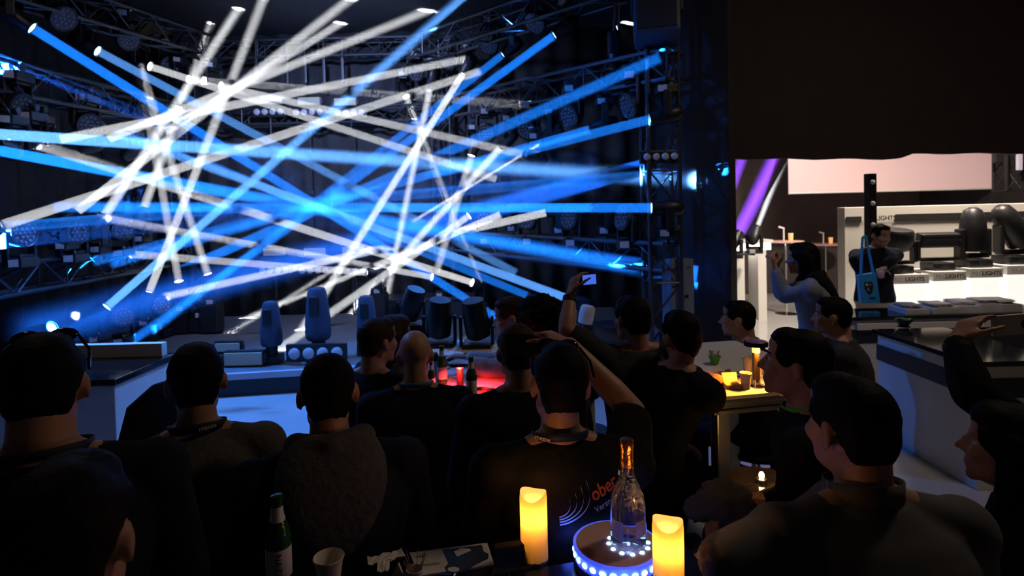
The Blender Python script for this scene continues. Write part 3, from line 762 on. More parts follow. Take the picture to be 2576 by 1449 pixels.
def cocktail(px, top, bot, wpx, label, lab_c):
    p = G(px, bot, 0); Y = p.y; z = WA(px, top, Y).z; w = wpx / F * Y / 2
    r = empty('cocktail_table', (p.x, Y, 0)); tag(r, label, 'table', 'cocktail tables of the next hall')
    MB().lathe([(w * .96, z - .03), (w, z - .02), (w, z), (w * .98, z + .003)], 26).build('top', mat('pink_wood_top', (.6, .36, .30), .4), r, True)
    MB().tube((0, 0, .02), (0, 0, z - .03), .025).build('column', M['chrome'], r, True)
    MB().lathe([(.19, 0), (.19, .012), (.04, .035)], 24).build('foot', M['chrome'], r, True)
    c = empty('paper_cup', (p.x + w * .3, Y, z)); tag(c, lab_c, 'cup')
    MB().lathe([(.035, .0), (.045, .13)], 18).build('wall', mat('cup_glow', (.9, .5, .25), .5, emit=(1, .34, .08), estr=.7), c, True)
    MB().lathe([(.046, .125), (.046, .135), (.04, .135)], 18).build('rim', M['white'], c, True)
    d = empty('bent_table_lamp', (p.x - w * .12, Y, z)); tag(d, 'small bent white table lamp beside the %s' % lab_c, 'lamp')
    MB().tube((0, 0, 0), (0, 0, .22), .014).build('stem', M['white'], d, True)
    MB().tube((.01, 0, .22), (-.09, 0, .25), .016, .02).build('spout', M['white'], d, True)
cocktail(1979, 606, 790, 84, 'far cocktail table with a pink top beside the lit bars', 'orange cup on the far cocktail table')
cocktail(2078, 613, 745, 88, 'near cocktail table left of the white exhibition wall', 'orange cup on the cocktail table by the wall')
# coloured lamps on the lit bars
for px, py, c, ex, ey, pw, r_, hf, lb, lf in ((1858, 585, 'V', 1965, 370, 40, .11, .05, 'violet beam rising in the opening', 'lamp with a violet glow on the left lit bar'),
                                      (1905, 572, 'W', 1985, 360, 10, .04, .055, 'widening white beam rising in the opening', 'lamp with a white glow on the lit bar'),
                                      (1838, 480, 'V', 1880, 360, 16, .08, .05, 'short violet beam at the edge of the dark wall', None)):
    a = W(px, py, 13.6); b = W(ex, ey, 14.4)
    light_beam(a, b, c, pw, lb, r_, hf, THIN)
    if lf: moving_head(a - (b - a).normalized() * .155, b - a, 0, lf, 'beam lamps of the next hall', 'white' if c == 'W' else 'blue', s=1.0)
# ------------------------------------------------------------------ bar counter with black top at right
CZ = .86
def bar_block(name, x0, x1, y0, y1, label, stripe=True, inner=False):
    r = empty(name, ((x0 + x1) / 2, (y0 + y1) / 2, 0)); tag(r, label, 'counter', 'white bar counters with black tops')
    w, d = x1 - x0, y1 - y0
    bx('body', r, -w / 2 + .03, w / 2 - .03, -d / 2 + .03, d / 2 - .03, 0, CZ - .03, M['white'])
    bx('worktop', r, -w / 2, w / 2, -d / 2, d / 2, CZ - .035, CZ, M['blackgloss'])
    if stripe: bx('stripe', r, -w / 2 + .022, w / 2 - .022, -d / 2 + .022, d / 2 - .022, CZ - .25, CZ - .12, M['navy'])
    return r
bar_block('bar_counter', 2.99, 3.60, 3.72, 4.80, 'white bar arm with a dark stripe running towards the camera')
bar_block('bar_counter', 3.62, 5.6, 3.72, 4.15, 'white bar front with a dark stripe behind the raised phone')
bk_ = bar_block('bar_counter', 2.86, 5.4, 5.32, 5.78, 'rear bar counter with boxes of leaflets on it')
bx('shelf_back', bk_, -.7, 1.2, -.222, -.212, .35, .72, M['header'])
bx('shelf_rail', bk_, -.95, 1.25, -.245, -.21, .74, .80, M['white_paint'])
bar_block('bar_return', 4.75, 5.4, 4.5, 5.3, 'side return of the bar at the right edge', False)
# leaflet boxes on the rear bar
random.seed(11)
for k, (px, w, h, m) in enumerate(((2285, .22, .075, 'white'), (2352, .27, .085, 'white'), (2412, .24, .10, 'white_paint'), (2462, .24, .12, 'white_paint'), (2510, .22, .11, 'white'))):
    Y = 7.98 * DS
    x = WA(px, 760, Y).x
    r = empty('leaflet_box', (x, Y, CZ)); r.rotation_euler = (0, 0, random.uniform(-.1, .1))
    tag(r, '%s open carton of leaflets on the rear bar' % ('leftmost', 'second', 'middle', 'fourth', 'rightmost')[k], 'box', 'cartons on the rear bar')
    bx('carton', r, -w / 2, w / 2, -.14, .14, 0, h * .7, M[m])
    st = MB()
    for q in range(4):
        st.box((random.uniform(-.02, .02), random.uniform(-.02, .02), h * .7 + .006 + q * .008), (w * .7, .2, .007), Matrix.Rotation(random.uniform(-.3, .3), 3, 'Z'))
    st.build('leaflets', M['paper'], r)
p = G(2274, 822, CZ)
r = empty('snack_bowl', (p.x, p.y, CZ)); tag(r, 'small black bowl of green leaves on the bar arm', 'bowl')
MB().lathe([(.05, 0), (.035, .012), (.055, .04), (.075, .062), (.07, .062), (.05, .035)], 22).build('bowl', M['blackgloss'], r, True)
lf = MB()
for k in range(14):
    a_ = random.uniform(0, 6.3); q_ = random.uniform(.01, .055)
    lf.box((q_ * math.cos(a_), q_ * math.sin(a_), .058 + random.uniform(0, .012)), (.03, .014, .004), Euler((random.uniform(-.6, .6), random.uniform(-.6, .6), a_)).to_matrix())
o = lf.build('leaves', mat('salad_leaf', (.05, .16, .04), .6), r); o['kind'] = 'stuff'
# ================================================================== PEOPLE
def P_ell(c, r, R=None, n=18):
    v = []; f = []; m = n // 2
    for i in range(m + 1):
        th = math.pi * i / m
        for j in range(n):
            ph = 2 * math.pi * j / n
            p = Vector((r[0] * math.sin(th) * math.cos(ph), r[1] * math.sin(th) * math.sin(ph), r[2] * math.cos(th)))
            v.append(Vector(c) + (R @ p if R else p))
    for i in range(m):
        for j in range(n):
            k = (j + 1) % n
            f.append((i * n + j, (i + 1) * n + j, (i + 1) * n + k, i * n + k))
    return v, f
def P_cone(a, b, ra, rb, n=14):
    """limb: a tapering tube with round ends"""
    a = Vector(a); b = Vector(b); d = b - a; L = max(d.length, 1e-5); q = d.to_track_quat('Z', 'Y')
    prof = []
    for k in range(5): t = math.pi / 2 * k / 4; prof.append((max(ra * math.sin(t), 1e-4), -ra * math.cos(t)))
    for k in range(5): t = math.pi / 2 * k / 4; prof.append((max(rb * math.cos(t), 1e-4), L + rb * math.sin(t)))
    v = []; f = []
    for r, z in prof:
        for i in range(n):
            t = 2 * math.pi * i / n; v.append(a + q @ Vector((r * math.cos(t), r * math.sin(t), z)))
    for k in range(len(prof) - 1):
        for i in range(n):
            j = (i + 1) % n; f.append((k * n + i, k * n + j, k * n + n + j, k * n + n + i))
    m = (len(prof) - 1) * n
    f.append(tuple(range(n - 1, -1, -1))); f.append(tuple(range(m, m + n)))
    return v, f
def P_loft(rings, n=22):
    """rings of (centre, rx, ry) stacked upwards, squarish ellipses"""
    v = []; f = []
    for c, rx, ry in rings:
        for i in range(n):
            t = 2 * math.pi * i / n; cs, sn = math.cos(t), math.sin(t)
            e = .85
            v.append(Vector(c) + Vector((rx * math.copysign(abs(cs) ** e, cs), ry * math.copysign(abs(sn) ** e, sn), 0)))
    for k in range(len(rings) - 1):
        for i in range(n):
            j = (i + 1) % n; f.append((k * n + i, k * n + j, k * n + n + j, k * n + n + i))
    m = (len(rings) - 1) * n
    f.append(tuple(range(n - 1, -1, -1))); f.append(tuple(range(m, m + n)))
    return v, f
def fuse(name, prims, voxel, smooth=3, fac=.5, m=None, jitter=0.0):
    """melt overlapping shapes into one continuous skin"""
    v = []; f = []
    for pv, pf in prims:
        n = len(v); v += [tuple(p) for p in pv]; f += [tuple(n + i for i in q) for q in pf]
    me = bpy.data.meshes.new('tmp'); me.from_pydata(v, [], f); me.update()
    o = bpy.data.objects.new('tmp', me); col.objects.link(o)
    md = o.modifiers.new('r', 'REMESH'); md.mode = 'VOXEL'; md.voxel_size = voxel; md.use_smooth_shade = True
    if smooth:
        s_ = o.modifiers.new('s', 'SMOOTH'); s_.factor = fac; s_.iterations = smooth
    dg = bpy.context.evaluated_depsgraph_get()
    out = bpy.data.meshes.new_from_object(o.evaluated_get(dg)); out.name = name
    bpy.data.objects.remove(o); bpy.data.meshes.remove(me)
    if jitter:
        n = len(out.vertices); co = np.empty(n * 3); out.vertices.foreach_get('co', co)
        no = np.empty(n * 3); out.vertices.foreach_get('normal', no)
        rng = np.random.default_rng(3); k = rng.normal(0, jitter, n).repeat(3)
        out.vertices.foreach_set('co', co + no * k); out.update()
    out.polygons.foreach_set('use_smooth', [True] * len(out.polygons))
    out.materials.clear()
    if m: out.materials.append(m)
    return out

def hand_prims(wr, d, n, side, curl=(.5, .5, .5, .5), thumb=.6, s=1.0, spread=0.0):
    """palm, four unequal fingers and a thumb. d: wrist to knuckles, n: palm normal, side: +1 thumb on d x n side"""
    d = Vector(d).normalized(); n = Vector(n); n = (n - d * n.dot(d)).normalized(); c = d.cross(n) * side
    wr = Vector(wr); pr = []
    for t in (-.026, -.009, .009, .026):
        pr.append(P_cone(wr + d * .012 * s + c * t * .75 * s, wr + d * .085 * s + c * t * s * 1.05, .014 * s, .0125 * s, 10))
    lens = (.072, .082, .076, .058)
    for k, t in enumerate((.030, .010, -.010, -.029)):
        p = wr + d * .088 * s + c * t * s
        dd = (d + c * t * spread * 6).normalized(); nl = n.copy()
        for q, fr in enumerate((.45, .31, .24)):
            ang = curl[k] * (.8, 1.0, .7)[q]
            ax = dd.cross(nl).normalized()
            dd = (Quaternion(ax, ang) @ dd).normalized(); nl = Quaternion(ax, ang) @ nl
            p2 = p + dd * lens[k] * fr * s
            r0 = (.0092, .0084, .0076)[q] * s; r1 = (.0084, .0076, .0068)[q] * s
            pr.append(P_cone(p, p2, r0, r1, 10)); p = p2
    p = wr + d * .030 * s + c * .028 * s
    d1 = (d * .62 + c * .72 + n * .30 * thumb).normalized()
    p1 = p + d1 * .042 * s; pr.append(P_cone(p, p1, .0145 * s, .0105 * s, 10))
    d2 = (d1 * .6 + d * .55 + n * .55 * thumb).normalized()
    p2 = p1 + d2 * .032 * s; pr.append(P_cone(p1, p2, .0105 * s, .009 * s, 10))
    d3 = (d2 * .75 + d * .2 + n * .45 * thumb).normalized()
    pr.append(P_cone(p2, p2 + d3 * .025 * s, .009 * s, .0075 * s, 10))
    return pr

def person(label, top, depth, yaw, look=0.0, nod=0.0, tilt=0.0, lean=.12, s=1.0, w=1.0, stand=False, shirt='cloth', pants='jeans', hair='short', hair_m='hair',
           sleeve='long', arms=None, voxel=.0095, hands=None, slouch=.03, face=False, shrug=0.0, group=None, collar=None, turn=0.0, extra=None, knee=0.0, cuff=.93, neckw=1.0, legs=True, sway=0.0):
    """a figure whose crown is seen at pixel `top` at the given depth; yaw 0 faces away from the camera"""
    yaw = math.radians(yaw); look = math.radians(look); nod = math.radians(nod); tilt = math.radians(tilt)
    sp = lambda t: Vector((t * math.sin(sway), t * math.sin(lean) - slouch * math.sin(math.pi * min(1, max(0, t / .55))), t * math.cos(lean)))
    HR = Euler((nod, tilt, 0), 'XYZ').to_matrix(); HR = Matrix.Rotation(look, 3, 'Z') @ HR
    nb = sp(.50); Hc = nb + Vector((0, .035, .068)) + HR @ Vector((0, .012, .095))
    crown = (Hc + HR @ Vector((0, -.012, .122))) * s
    T = W(top[0], top[1], depth)
    Rz3 = Matrix.Rotation(yaw, 3, 'Z')
    off = Rz3 @ crown
    hz = T.z - crown.z
    root = empty('person', (T.x - off.x, T.y - off.y, 0), yaw); tag(root, label, 'person', group)
    base = Matrix.Translation((0, 0, hz)) @ Matrix.Scale(s, 4)
    inv = (Matrix.Translation(root.location) @ Matrix.Rotation(yaw, 4, 'Z') @ base).inverted()
    L = lambda p: inv @ Vector(p)                     # world point to the figure's own frame
    # ---- proportions
    def torso(e, z0=-.10, z1=.55):
        R = [(-.13, .135, .115), (-.06, .172, .130), (.0, .172, .128), (.08, .158, .118), (.16, .150, .112), (.25, .160, .118), (.34, .174, .124), (.42, .180, .118), (.465, .160, .100), (.50, .105, .078), (.53, .068, .062)]
        return P_loft([(sp(t), (rx * w + e), (ry * w + e)) for t, rx, ry in R if z0 - 1e-6 <= t <= z1 + 1e-6])
    sh = {k: sp(.445) + Vector((k * (.185 * w), -.005, shrug)) for k in (-1, 1)}
    J = {}
    for k in (-1, 1):
        a = (arms or {}).get(k)
        if a:
            J[k] = tuple(L(q) for q in a)
        else:
            el = sh[k] + Vector((k * .055, .03, -.275)); wr = el + Vector((-k * .06, .22, -.12))
            J[k] = (el, wr)
        # keep human arm lengths
        el = J[k][0]; d_ = (el - sh[k]); el = sh[k] + d_.normalized() * .30 if d_.length > .30 else el
        d_ = (J[k][1] - el); wr = el + d_.normalized() * .285 if d_.length > .285 else J[k][1]
        J[k] = (el, wr)
    def arm(k, e, upto=1.0, r=1.0):
        el, wr = J[k]; pr = [P_ell(sh[k], (.062 * r + e, .062 * r + e, .062 * r + e)), P_cone(sh[k], el, .054 * r + e, .043 * r + e) if upto >= .5 else P_cone(sh[k], sh[k].lerp(el, upto * 2), .056 * r + e, .050 * r + e)]
        if upto > .5:
            t = (upto - .5) * 2; m1 = el.lerp(wr, .3)
            pr.append(P_cone(el, el.lerp(wr, min(.3, t)), .043 * r + e, .044 * r + e))
            if t > .3: pr.append(P_cone(m1, el.lerp(wr, t), .044 * r + e, (.044 - .016 * (t - .3) / .7) * r + e))
        return pr
    if stand:
        K = {k: (Vector((k * .10, 0, -.46)), Vector((k * .11, -.03, -.86))) for k in (-1, 1)}
    else:
        K = {k: (Vector((k * .15, .40, -.10 + knee)), Vector((k * .13, .36, -.10 + knee - .40))) for k in (-1, 1)}
    def leg(k, e):
        h = Vector((k * .092, .0, -.03)); kn, an = K[k]
        return [P_cone(h, kn, .084 * w + e, .058 + e), P_cone(kn, kn.lerp(an, .35), .056 + e, .057 + e), P_cone(kn.lerp(an, .35), an, .057 + e, .036 + e)]
    def foot(k, e):
        an = K[k][1]; return [P_ell(an + Vector((0, -.01, -.045)), (.034 + e, .04 + e, .035 + e)), P_cone(an + Vector((0, 0, -.05)), an + Vector((k * .015, .15, -.068)), .034 + e, .03 + e)]
    # ---- head
    def hp(x, y, z): return Hc + HR @ Vector((x, y, z))
    head = [P_ell(hp(0, -.014, .030), (.075, .094, .088), HR), P_ell(hp(0, .030, -.035), (.058, .062, .080), HR), P_ell(hp(0, .072, -.098), (.024, .020, .018), HR),
            P_ell(hp(-.038, .018, -.066), (.024, .046, .036), HR), P_ell(hp(.038, .018, -.066), (.024, .046, .036), HR),
            P_cone(hp(0, .090, .014), hp(0, .112, -.026), .0075, .0115, 10), P_ell(hp(-.011, .098, -.030), (.009, .011, .008), HR), P_ell(hp(.011, .098, -.030), (.009, .011, .008), HR),
            P_ell(hp(0, .073, .030), (.054, .018, .013), HR), P_ell(hp(-.036, .062, -.024), (.026, .026, .026), HR), P_ell(hp(.036, .062, -.024), (.026, .026, .026), HR),
            P_ell(hp(0, .090, -.058), (.022, .010, .0065), HR), P_ell(hp(0, .088, -.070), (.020, .010, .0075), HR), P_ell(hp(0, .050, .060), (.055, .040, .045), HR)]
    for k in (-1, 1):
        RE = HR @ Matrix.Rotation(k * .35, 3, 'Z') @ Matrix.Rotation(-.15, 3, 'X')
        head += [P_ell(hp(k * .080, -.014, -.004), (.010, .019, .031), RE), P_ell(hp(k * .078, -.010, -.030), (.009, .010, .012), RE)]
    neck = [P_cone(sp(.46), hp(0, -.022, -.05), .062 * neckw, .054 * neckw), P_cone(sp(.46) + Vector((0, -.01, 0)), hp(0, -.045, -.02), .05 * neckw, .05 * neckw)]
    trap = [P_cone(sp(.53) + Vector((k * .025, -.015, 0)), sh[k] + Vector((-k * .02, -.005, .015)), .036, .046) for k in (-1, 1)]
    fine = [torso(0)] + trap + neck + head
    for k in (-1, 1): fine += arm(k, 0)
    if legs:
        for k in (-1, 1): fine += leg(k, -.004) + foot(k, -.004)
    for k in (-1, 1):
        hd = (hands or {}).get(k)
        el, wr = J[k]; fd = (wr - el).normalized()
        if hd:
            d = (inv.to_3x3() @ Vector(hd['d'])).normalized(); nn = (inv.to_3x3() @ Vector(hd['n'])).normalized()
            fine += hand_prims(wr + fd * .006, d, nn, hd.get('side', k), hd.get('curl', (.6,) * 4), hd.get('thumb', .6), 1.0, hd.get('spread', 0))
        else:
            fine += hand_prims(wr + fd * .006, fd + Vector((0, .2, -.1)), Vector((0, .15, -1)), -k, (.35, .4, .45, .5), .5)
    b = link('body', fuse('body', fine, voxel, 3, .5, M['skin']), None, root); b.matrix_local = base
    cv = max(voxel, .011)
    # ---- clothes
    top_ = [torso(.013, -.10, .53)] + [P_cone(sp(.515) + Vector((k * .045, -.012, 0)), sh[k] + Vector((-k * .02, -.005, .015)), .036, .060) for k in (-1, 1)]
    up = {'long': cuff, 'short': .36, 'rolled': .62, 'elbow': .5}[sleeve]
    for k in (-1, 1): top_ += arm(k, .012, up, 1.06 if sleeve != 'short' else 1.12)
    if extra: top_ += extra(sp, sh, J, hp)
    sname = {'jacket': 'jacket', 'hood_grey': 'hoodie'}.get(shirt, 'shirt')
    so = link(sname, fuse(sname, top_, cv, 4, .5, M[shirt] if isinstance(shirt, str) else shirt), None, root); so.matrix_local = base
    if legs:
        pr = [torso(.012, -.13, .08)]
        for k in (-1, 1): pr += leg(k, .012)
        po = link('trousers', fuse('trousers', pr, .014, 3, .5, M[pants]), None, root); po.matrix_local = base
        for k in (-1, 1):
            sm = fuse('shoe', foot(k, .010), .011, 2, .5, M['shoe']); x_ = link('shoe', sm, None, root); x_.matrix_local = base
    # ---- hair
    H = []
    if hair in ('short', 'thin', 'curly', 'long', 'fringe'):
        g = {'short': 0.0, 'thin': -.002, 'curly': .022, 'long': .008, 'fringe': .004}[hair]
        H = [P_ell(hp(0, -.022, .038), (.081 + g, .094 + g, .088 + g), HR), P_ell(hp(0, -.060, -.005), (.068 + g, .050 + g, .072 + g), HR), P_ell(hp(0, -.058, -.048), (.052 + g, .034 + g * .5, .045), HR)]
        for k in (-1, 1): H.append(P_ell(hp(k * .050, .012, .040), (.031 + g, .050 + g, .042 + g), HR))
        if hair != 'thin': H.append(P_ell(hp(0, .028, .082), (.062 + g, .058 + g, .040 + g), HR))
        if hair == 'curly':
            rr = random.Random(2)
            for q in range(60):
                a_ = rr.uniform(0, 6.28); z_ = rr.uniform(-.35, 1); rad = math.sqrt(max(0, 1 - z_ * z_))
                dv = Vector((rad * math.cos(a_) * .100, -.03 + rad * math.sin(a_) * .110, .035 + z_ * .105))
                if dv.y > .06 and dv.z < .05: continue
                H.append(P_ell(Hc + HR @ dv, (.022, .022, .022), None, 8))
        if hair == 'long':
            for k in (-1, 1): H += [P_cone(hp(k * .066, -.02, .03), hp(k * .075, -.015, -.16), .045, .035), P_cone(hp(k * .06, -.05, .0), hp(k * .07, -.05, -.2), .05, .04)]
            H += [P_cone(hp(0, -.06, .02), hp(0, -.07, -.2), .07, .06)]
    if H:
        ho = link('hair', fuse('hair', H, .0085, 2, .4, M[hair_m], .0006 if hair != 'curly' else .003), None, root); ho.matrix_local = base
    if face:
        for k in (-1, 1):
            q = hp(k * .030, .0745, .010)
            e = link('eye', MB().lathe([(.0005, -.011), (.008, -.008), (.011, 0), (.008, .008), (.0005, .011)], 12, Matrix.Translation(q)).mesh('eye', M['eye'], True), None, root); e.matrix_local = base
            ii = MB().lathe([(.0048, 0), (.0045, .003)], 12, Matrix.Translation(hp(k * .030, .0845, .010)) @ (HR @ Matrix.Rotation(-math.pi / 2, 3, 'X')).to_4x4()).build('iris', M['iris'], e, True)
            bw_ = MB().tube(hp(k * .014, .090, .032), hp(k * .048, .076, .034), .0035, .003, 6).build('eyebrow', M[hair_m], root, True); bw_.matrix_local = base
    if collar:
        st, mm, wd = collar
        ring = []
        for i in range(40):
            t = 2 * math.pi * i / 40
            c_ = sp(.522) + Vector((.083 * neckw * math.sin(t), -.002 - .080 * neckw * math.cos(t), .014 + .016 * math.cos(t)))
            ring.append(c_)
        mb = MB(); v = []
        for c_ in ring: v += [c_ + Vector((0, 0, -wd / 2)), c_ + Vector((0, 0, wd / 2))]
        mb.add(v, [(2 * i, (2 * i + 2) % 80, (2 * i + 3) % 80, 2 * i + 1) for i in range(40)])
        c2 = mb.build(st, M[mm], root, True); c2.matrix_local = base
        so_ = c2.modifiers.new('t', 'SOLIDIFY'); so_.thickness = .004
    return dict(root=root, base=base, sp=sp, hp=hp, HR=HR, sh=sh, J=J, shirt=so, body=b, hz=hz, s=s)
def stool(x, y, z, label):
    r = empty('bar_stool', (x, y, 0)); tag(r, label, 'stool', 'bar stools of the audience')
    MB().lathe([(.15, z - .06), (.185, z - .045), (.19, z - .02), (.17, z), (.02, z + .004)], 24).build('seat', M['cloth'], r, True)
    MB().tube((0, 0, .02), (0, 0, z - .06), .028, n=14).build('column', M['chrome'], r, True)
    MB().lathe([(.21, 0), (.21, .012), (.05, .03)], 26).build('foot_plate', M['chrome'], r, True)
    fr = [Vector((.15 * math.cos(t), .15 * math.sin(t), .27)) for t in [2 * math.pi * k / 20 for k in range(21)]]
    MB().path(fr, .010, 6).tube((-.15, 0, .27), (.15, 0, .27), .009).build('foot_ring', M['chrome'], r, True)
def sit(p, label):
    stool(p['root'].location.x, p['root'].location.y, p['hz'] - .155 * p['s'], label)
def shades(p, label):
    """sunglasses pushed up on the head"""
    r = empty('sunglasses', (0, 0, 0)); r.matrix_world = p['root'].matrix_world
    mb = MB(); hp = p['hp']
    r.location = p['root'].location; r.rotation_euler = p['root'].rotation_euler
    tag(r, label, 'sunglasses')
    for k in (-1, 1):
        o = MB().add(*P_ell(hp(k * .034, .066, .104), (.030, .007, .020), p['HR'] @ Matrix.Rotation(-.7, 3, 'X'), 16)).build('lens', M['blackgloss'], r, True); o.matrix_local = p['base']
        o = MB().path([hp(k * .064, .060, .100), hp(k * .088, .01, .072), hp(k * .090, -.045, .040)], .0038, 6).build('temple_arm', M['blackgloss'], r, True); o.matrix_local = p['base']
    o = MB().tube(hp(-.012, .070, .110), hp(.012, .070, .110), .004).build('bridge', M['blackgloss'], r, True); o.matrix_local = p['base']
def decal(me, target, M4, direction, off=.003):
    """lay the flat mesh me (placed by M4) onto the target surface along the direction"""
    vs_ = [v.co.copy() for v in target.vertices]; fs = [tuple(p.vertices) for p in target.polygons]
    bvh = BVHTree.FromPolygons(vs_, fs)
    d = Vector(direction).normalized()
    for v in me.vertices:
        q = M4 @ v.co
        hit = bvh.ray_cast(q - d * 1.0, d)
        v.co = (hit[0] - d * off) if hit[0] is not None else q
    me.update()
# ------------------------------------------------------------------ the audience
RT = Vector((1, 0, 0)); UP = Vector((0, 0, 1)); FW = Vector((0, 1, 0))
striped = M['striped'] = stripes('fine_striped_shirt', (.030, .028, .030), (.16, .145, .14), 260, 'X')
pA = person('man in navy at far left with sunglasses pushed up on his head', (98, 842), 1.85, 32, w=1.12, shirt='cloth_navy', collar=('lanyard', 'strap', .022), neckw=1.15)
shades(pA, 'black sunglasses on the head of the man at far left')
pB = person('man in the bottom left corner, only the back of his head showing', (150, 1164), 1.16, 16, w=1.1, shirt='cloth_navy', neckw=1.1)
pC = person('man in an olive sweater with a black lanyard, seen from behind', (490, 866), 2.62, 27, shirt='cloth_olive', collar=('lanyard', 'strap', .024), w=.98)
def hood_bits(p, m, sc=1.0):
    sp = p['sp']
    pr = [P_loft([(sp(t) + Vector((0, oy, 0)), rx * sc, ry) for t, rx, ry, oy in ((.29, .012, .010, -.150), (.31, .045, .022, -.146), (.35, .088, .032, -.138), (.40, .122, .040, -.128), (.45, .140, .048, -.112), (.50, .142, .056, -.092), (.54, .128, .056, -.075), (.565, .10, .045, -.07))])]
    for k in (-1, 1): pr += [P_cone(sp(.55) + Vector((k * .088 * sc, -.05, .0)), sp(.515) + Vector((k * .075 * sc, .06, .0)), .036, .026), P_cone(sp(.555) + Vector((k * .088 * sc, -.05, .0)), sp(.555) + Vector((0, -.105, .0)), .030, .030)]
    o = link('hood', fuse('hood', pr, .009, 6, .5, M[m]), None, p['root']); o.matrix_local = p['base']
pD = person('man in a dark hoodie with a grey fleece hood, thinning hair', (822, 888), 2.45, 20, hair='thin', hair_m='hair', shirt='cloth_navy', w=1.12, lean=.18)
hood_bits(pD, 'hood_grey', 1.05)
pE = person('bald man in a black suit with a teal lanyard', (1042, 829), 3.9, 10, hair='none', shirt='cloth', collar=('lanyard', 'strap_teal', .022), w=1.06, lean=.16, voxel=.010)
pF = person('short haired man beside the bald man, turned to the right', (945, 801), 4.2, -18, look=-22, hair_m='hair_fair', shirt='cloth', voxel=.011, lean=.2)
pF2 = person('person half hidden behind the short haired man', (986, 796), 4.8, -40, look=-20, hair='long', hair_m='hair_fair', shirt='cloth_grey', voxel=.012)
pG = person('man in a pale shirt in profile, lit red, reaching over the table', (1282, 746), 4.75, 82, nod=-10, hair_m='hair_fair', shirt='shirt_pale', face=True, lean=.30, sleeve='long',
            arms={1: (W(1248, 915, 4.8), W(1178, 900, 4.85)), -1: (W(1235, 930, 4.5), W(1185, 915, 4.55))}, voxel=.0095)
pH = person('man with a mop of dark curly hair behind the raised phone', (1358, 756), 4.4, 48, look=20, hair='curly', shirt='cloth', voxel=.011)
pH2 = person('man mostly hidden behind the curly hair and the raised arm', (1400, 756), 5.4, 20, shirt='cloth_grey', voxel=.013, hair='short')
pI = person('man in black with cropped hair below the black phone', (1300, 812), 3.4, 12, hair='thin', hair_m='hair_fair', shirt='cloth', w=1.05, voxel=.011)
hJ = W(1432, 868, 2.74)
pJ = person('man in a printed black T-shirt filming with a black phone', (1418, 866), 2.42, 6, tilt=6, shirt='cloth', sleeve='short', collar=('lanyard', 'strap', .022), voxel=.0075, w=1.02,
            arms={1: (W(1590, 1035, 2.62), hJ)}, hands={1: dict(d=(W(1385, 846, 2.80) - hJ), n=(-.35, .1, -1), curl=(.55, .6, .6, .6), thumb=.5, side=1)})
shades(pJ, 'dark sunglasses on the head of the man filming')
hK = W(1434, 745, 4.15)
pK = person('man in a dark grey T-shirt with one arm raised high, filming', (1592, 745), 4.15, 10, look=14, shirt='cloth_grey', sleeve='short', voxel=.0075, shrug=.05, lean=.05,
            arms={-1: (W(1426, 830, 4.0), hK)}, hands={-1: dict(d=(W(1447, 700, 4.2) - hK), n=(1, .5, -.1), curl=(.5, .6, .75, .9), thumb=.7, side=-1)})
pL = person('man in a black T-shirt resting his forearm on the amber lit table', (1712, 782), 3.85, -58, look=70, tilt=-4, shirt='cloth', sleeve='short', voxel=.009, w=1.04, sway=.3,
            arms={1: (W(1755, 960, 3.75), W(1806, 955, 3.98))}, lean=.2)
pM = person('man in black in profile at the far end of the amber lit table', (1860, 756), 5.4, 62, shirt='cloth', voxel=.0095, face=True,
            arms={1: (W(1820, 905, 5.5), W(1785, 915, 5.6)), -1: (W(1835, 915, 5.2), W(1800, 920, 5.25))})
pN = person('man in dark grey in profile in front of the white bar', (2098, 747), 5.15, 58, look=0, shirt='cloth_grey', voxel=.0095, face=True)
pO = person('young man in profile at the amber table, looking left', (2022, 830), 2.75, 52, look=4, nod=6, shirt='cloth', voxel=.008, face=True, collar=('lanyard', 'strap_green', .02))
pP = person('man in a fine striped shirt at lower right, back to the camera', (2146, 948), 1.92, 2, look=14, hair='short', shirt=striped, sleeve='elbow', w=1.1, voxel=.008, collar=('collar', 'striped', .05),
            arms={-1: (W(1822, 1412, 1.76), W(1880, 1480, 1.95))}, lean=.16)
pQ = person('dark haired woman in black at the right edge, in profile', (2562, 1026), 2.3, 46, nod=4, hair='long', shirt='cloth', voxel=.0085, w=.95)
hT = W(2408, 866, 2.66)
pT = person('person in a black sleeve holding up a white phone at the right edge', (2740, 860), 2.6, 6, shirt='cloth', voxel=.0075, shrug=.03, w=.95, cuff=.96,
            arms={-1: (W(2372, 940, 2.52), hT)}, hands={-1: dict(d=(W(2452, 800, 2.70) - hT), n=(1, .15, -.35), curl=(.35, .45, .55, .7), thumb=.6, side=-1)})
pR = person('person in a slate grey jacket standing with hands raised to the face', (2022, 612), 6.4, 60, hair='long', shirt='jacket', stand=True, voxel=.0095, face=True, w=1.08,
            arms={1: (W(1965, 738, 6.55), W(1953, 672, 6.5)), -1: (W(1975, 745, 6.3), W(1950, 680, 6.4))},
            hands={1: dict(d=(-.1, .05, 1), n=(-.7, -.6, 0), curl=(.9, .9, 1, 1), side=1), -1: dict(d=(-.1, -.05, 1), n=(-.7, .6, 0), curl=(.9, .9, 1, 1), side=-1)})
hood_bits(pR, 'cloth', 1.0)
pS = person('man in a dark sweater with a blue tote bag standing behind the bar', (2218, 564), 8.75, 176, look=8, nod=-12, shirt='cloth_navy', pants='khaki', stand=True, voxel=.0095, face=True, w=1.08,
            arms={-1: (W(2245, 655, 8.75), W(2220, 678, 8.48)), 1: (W(2150, 655, 8.75), W(2175, 700, 8.55))})
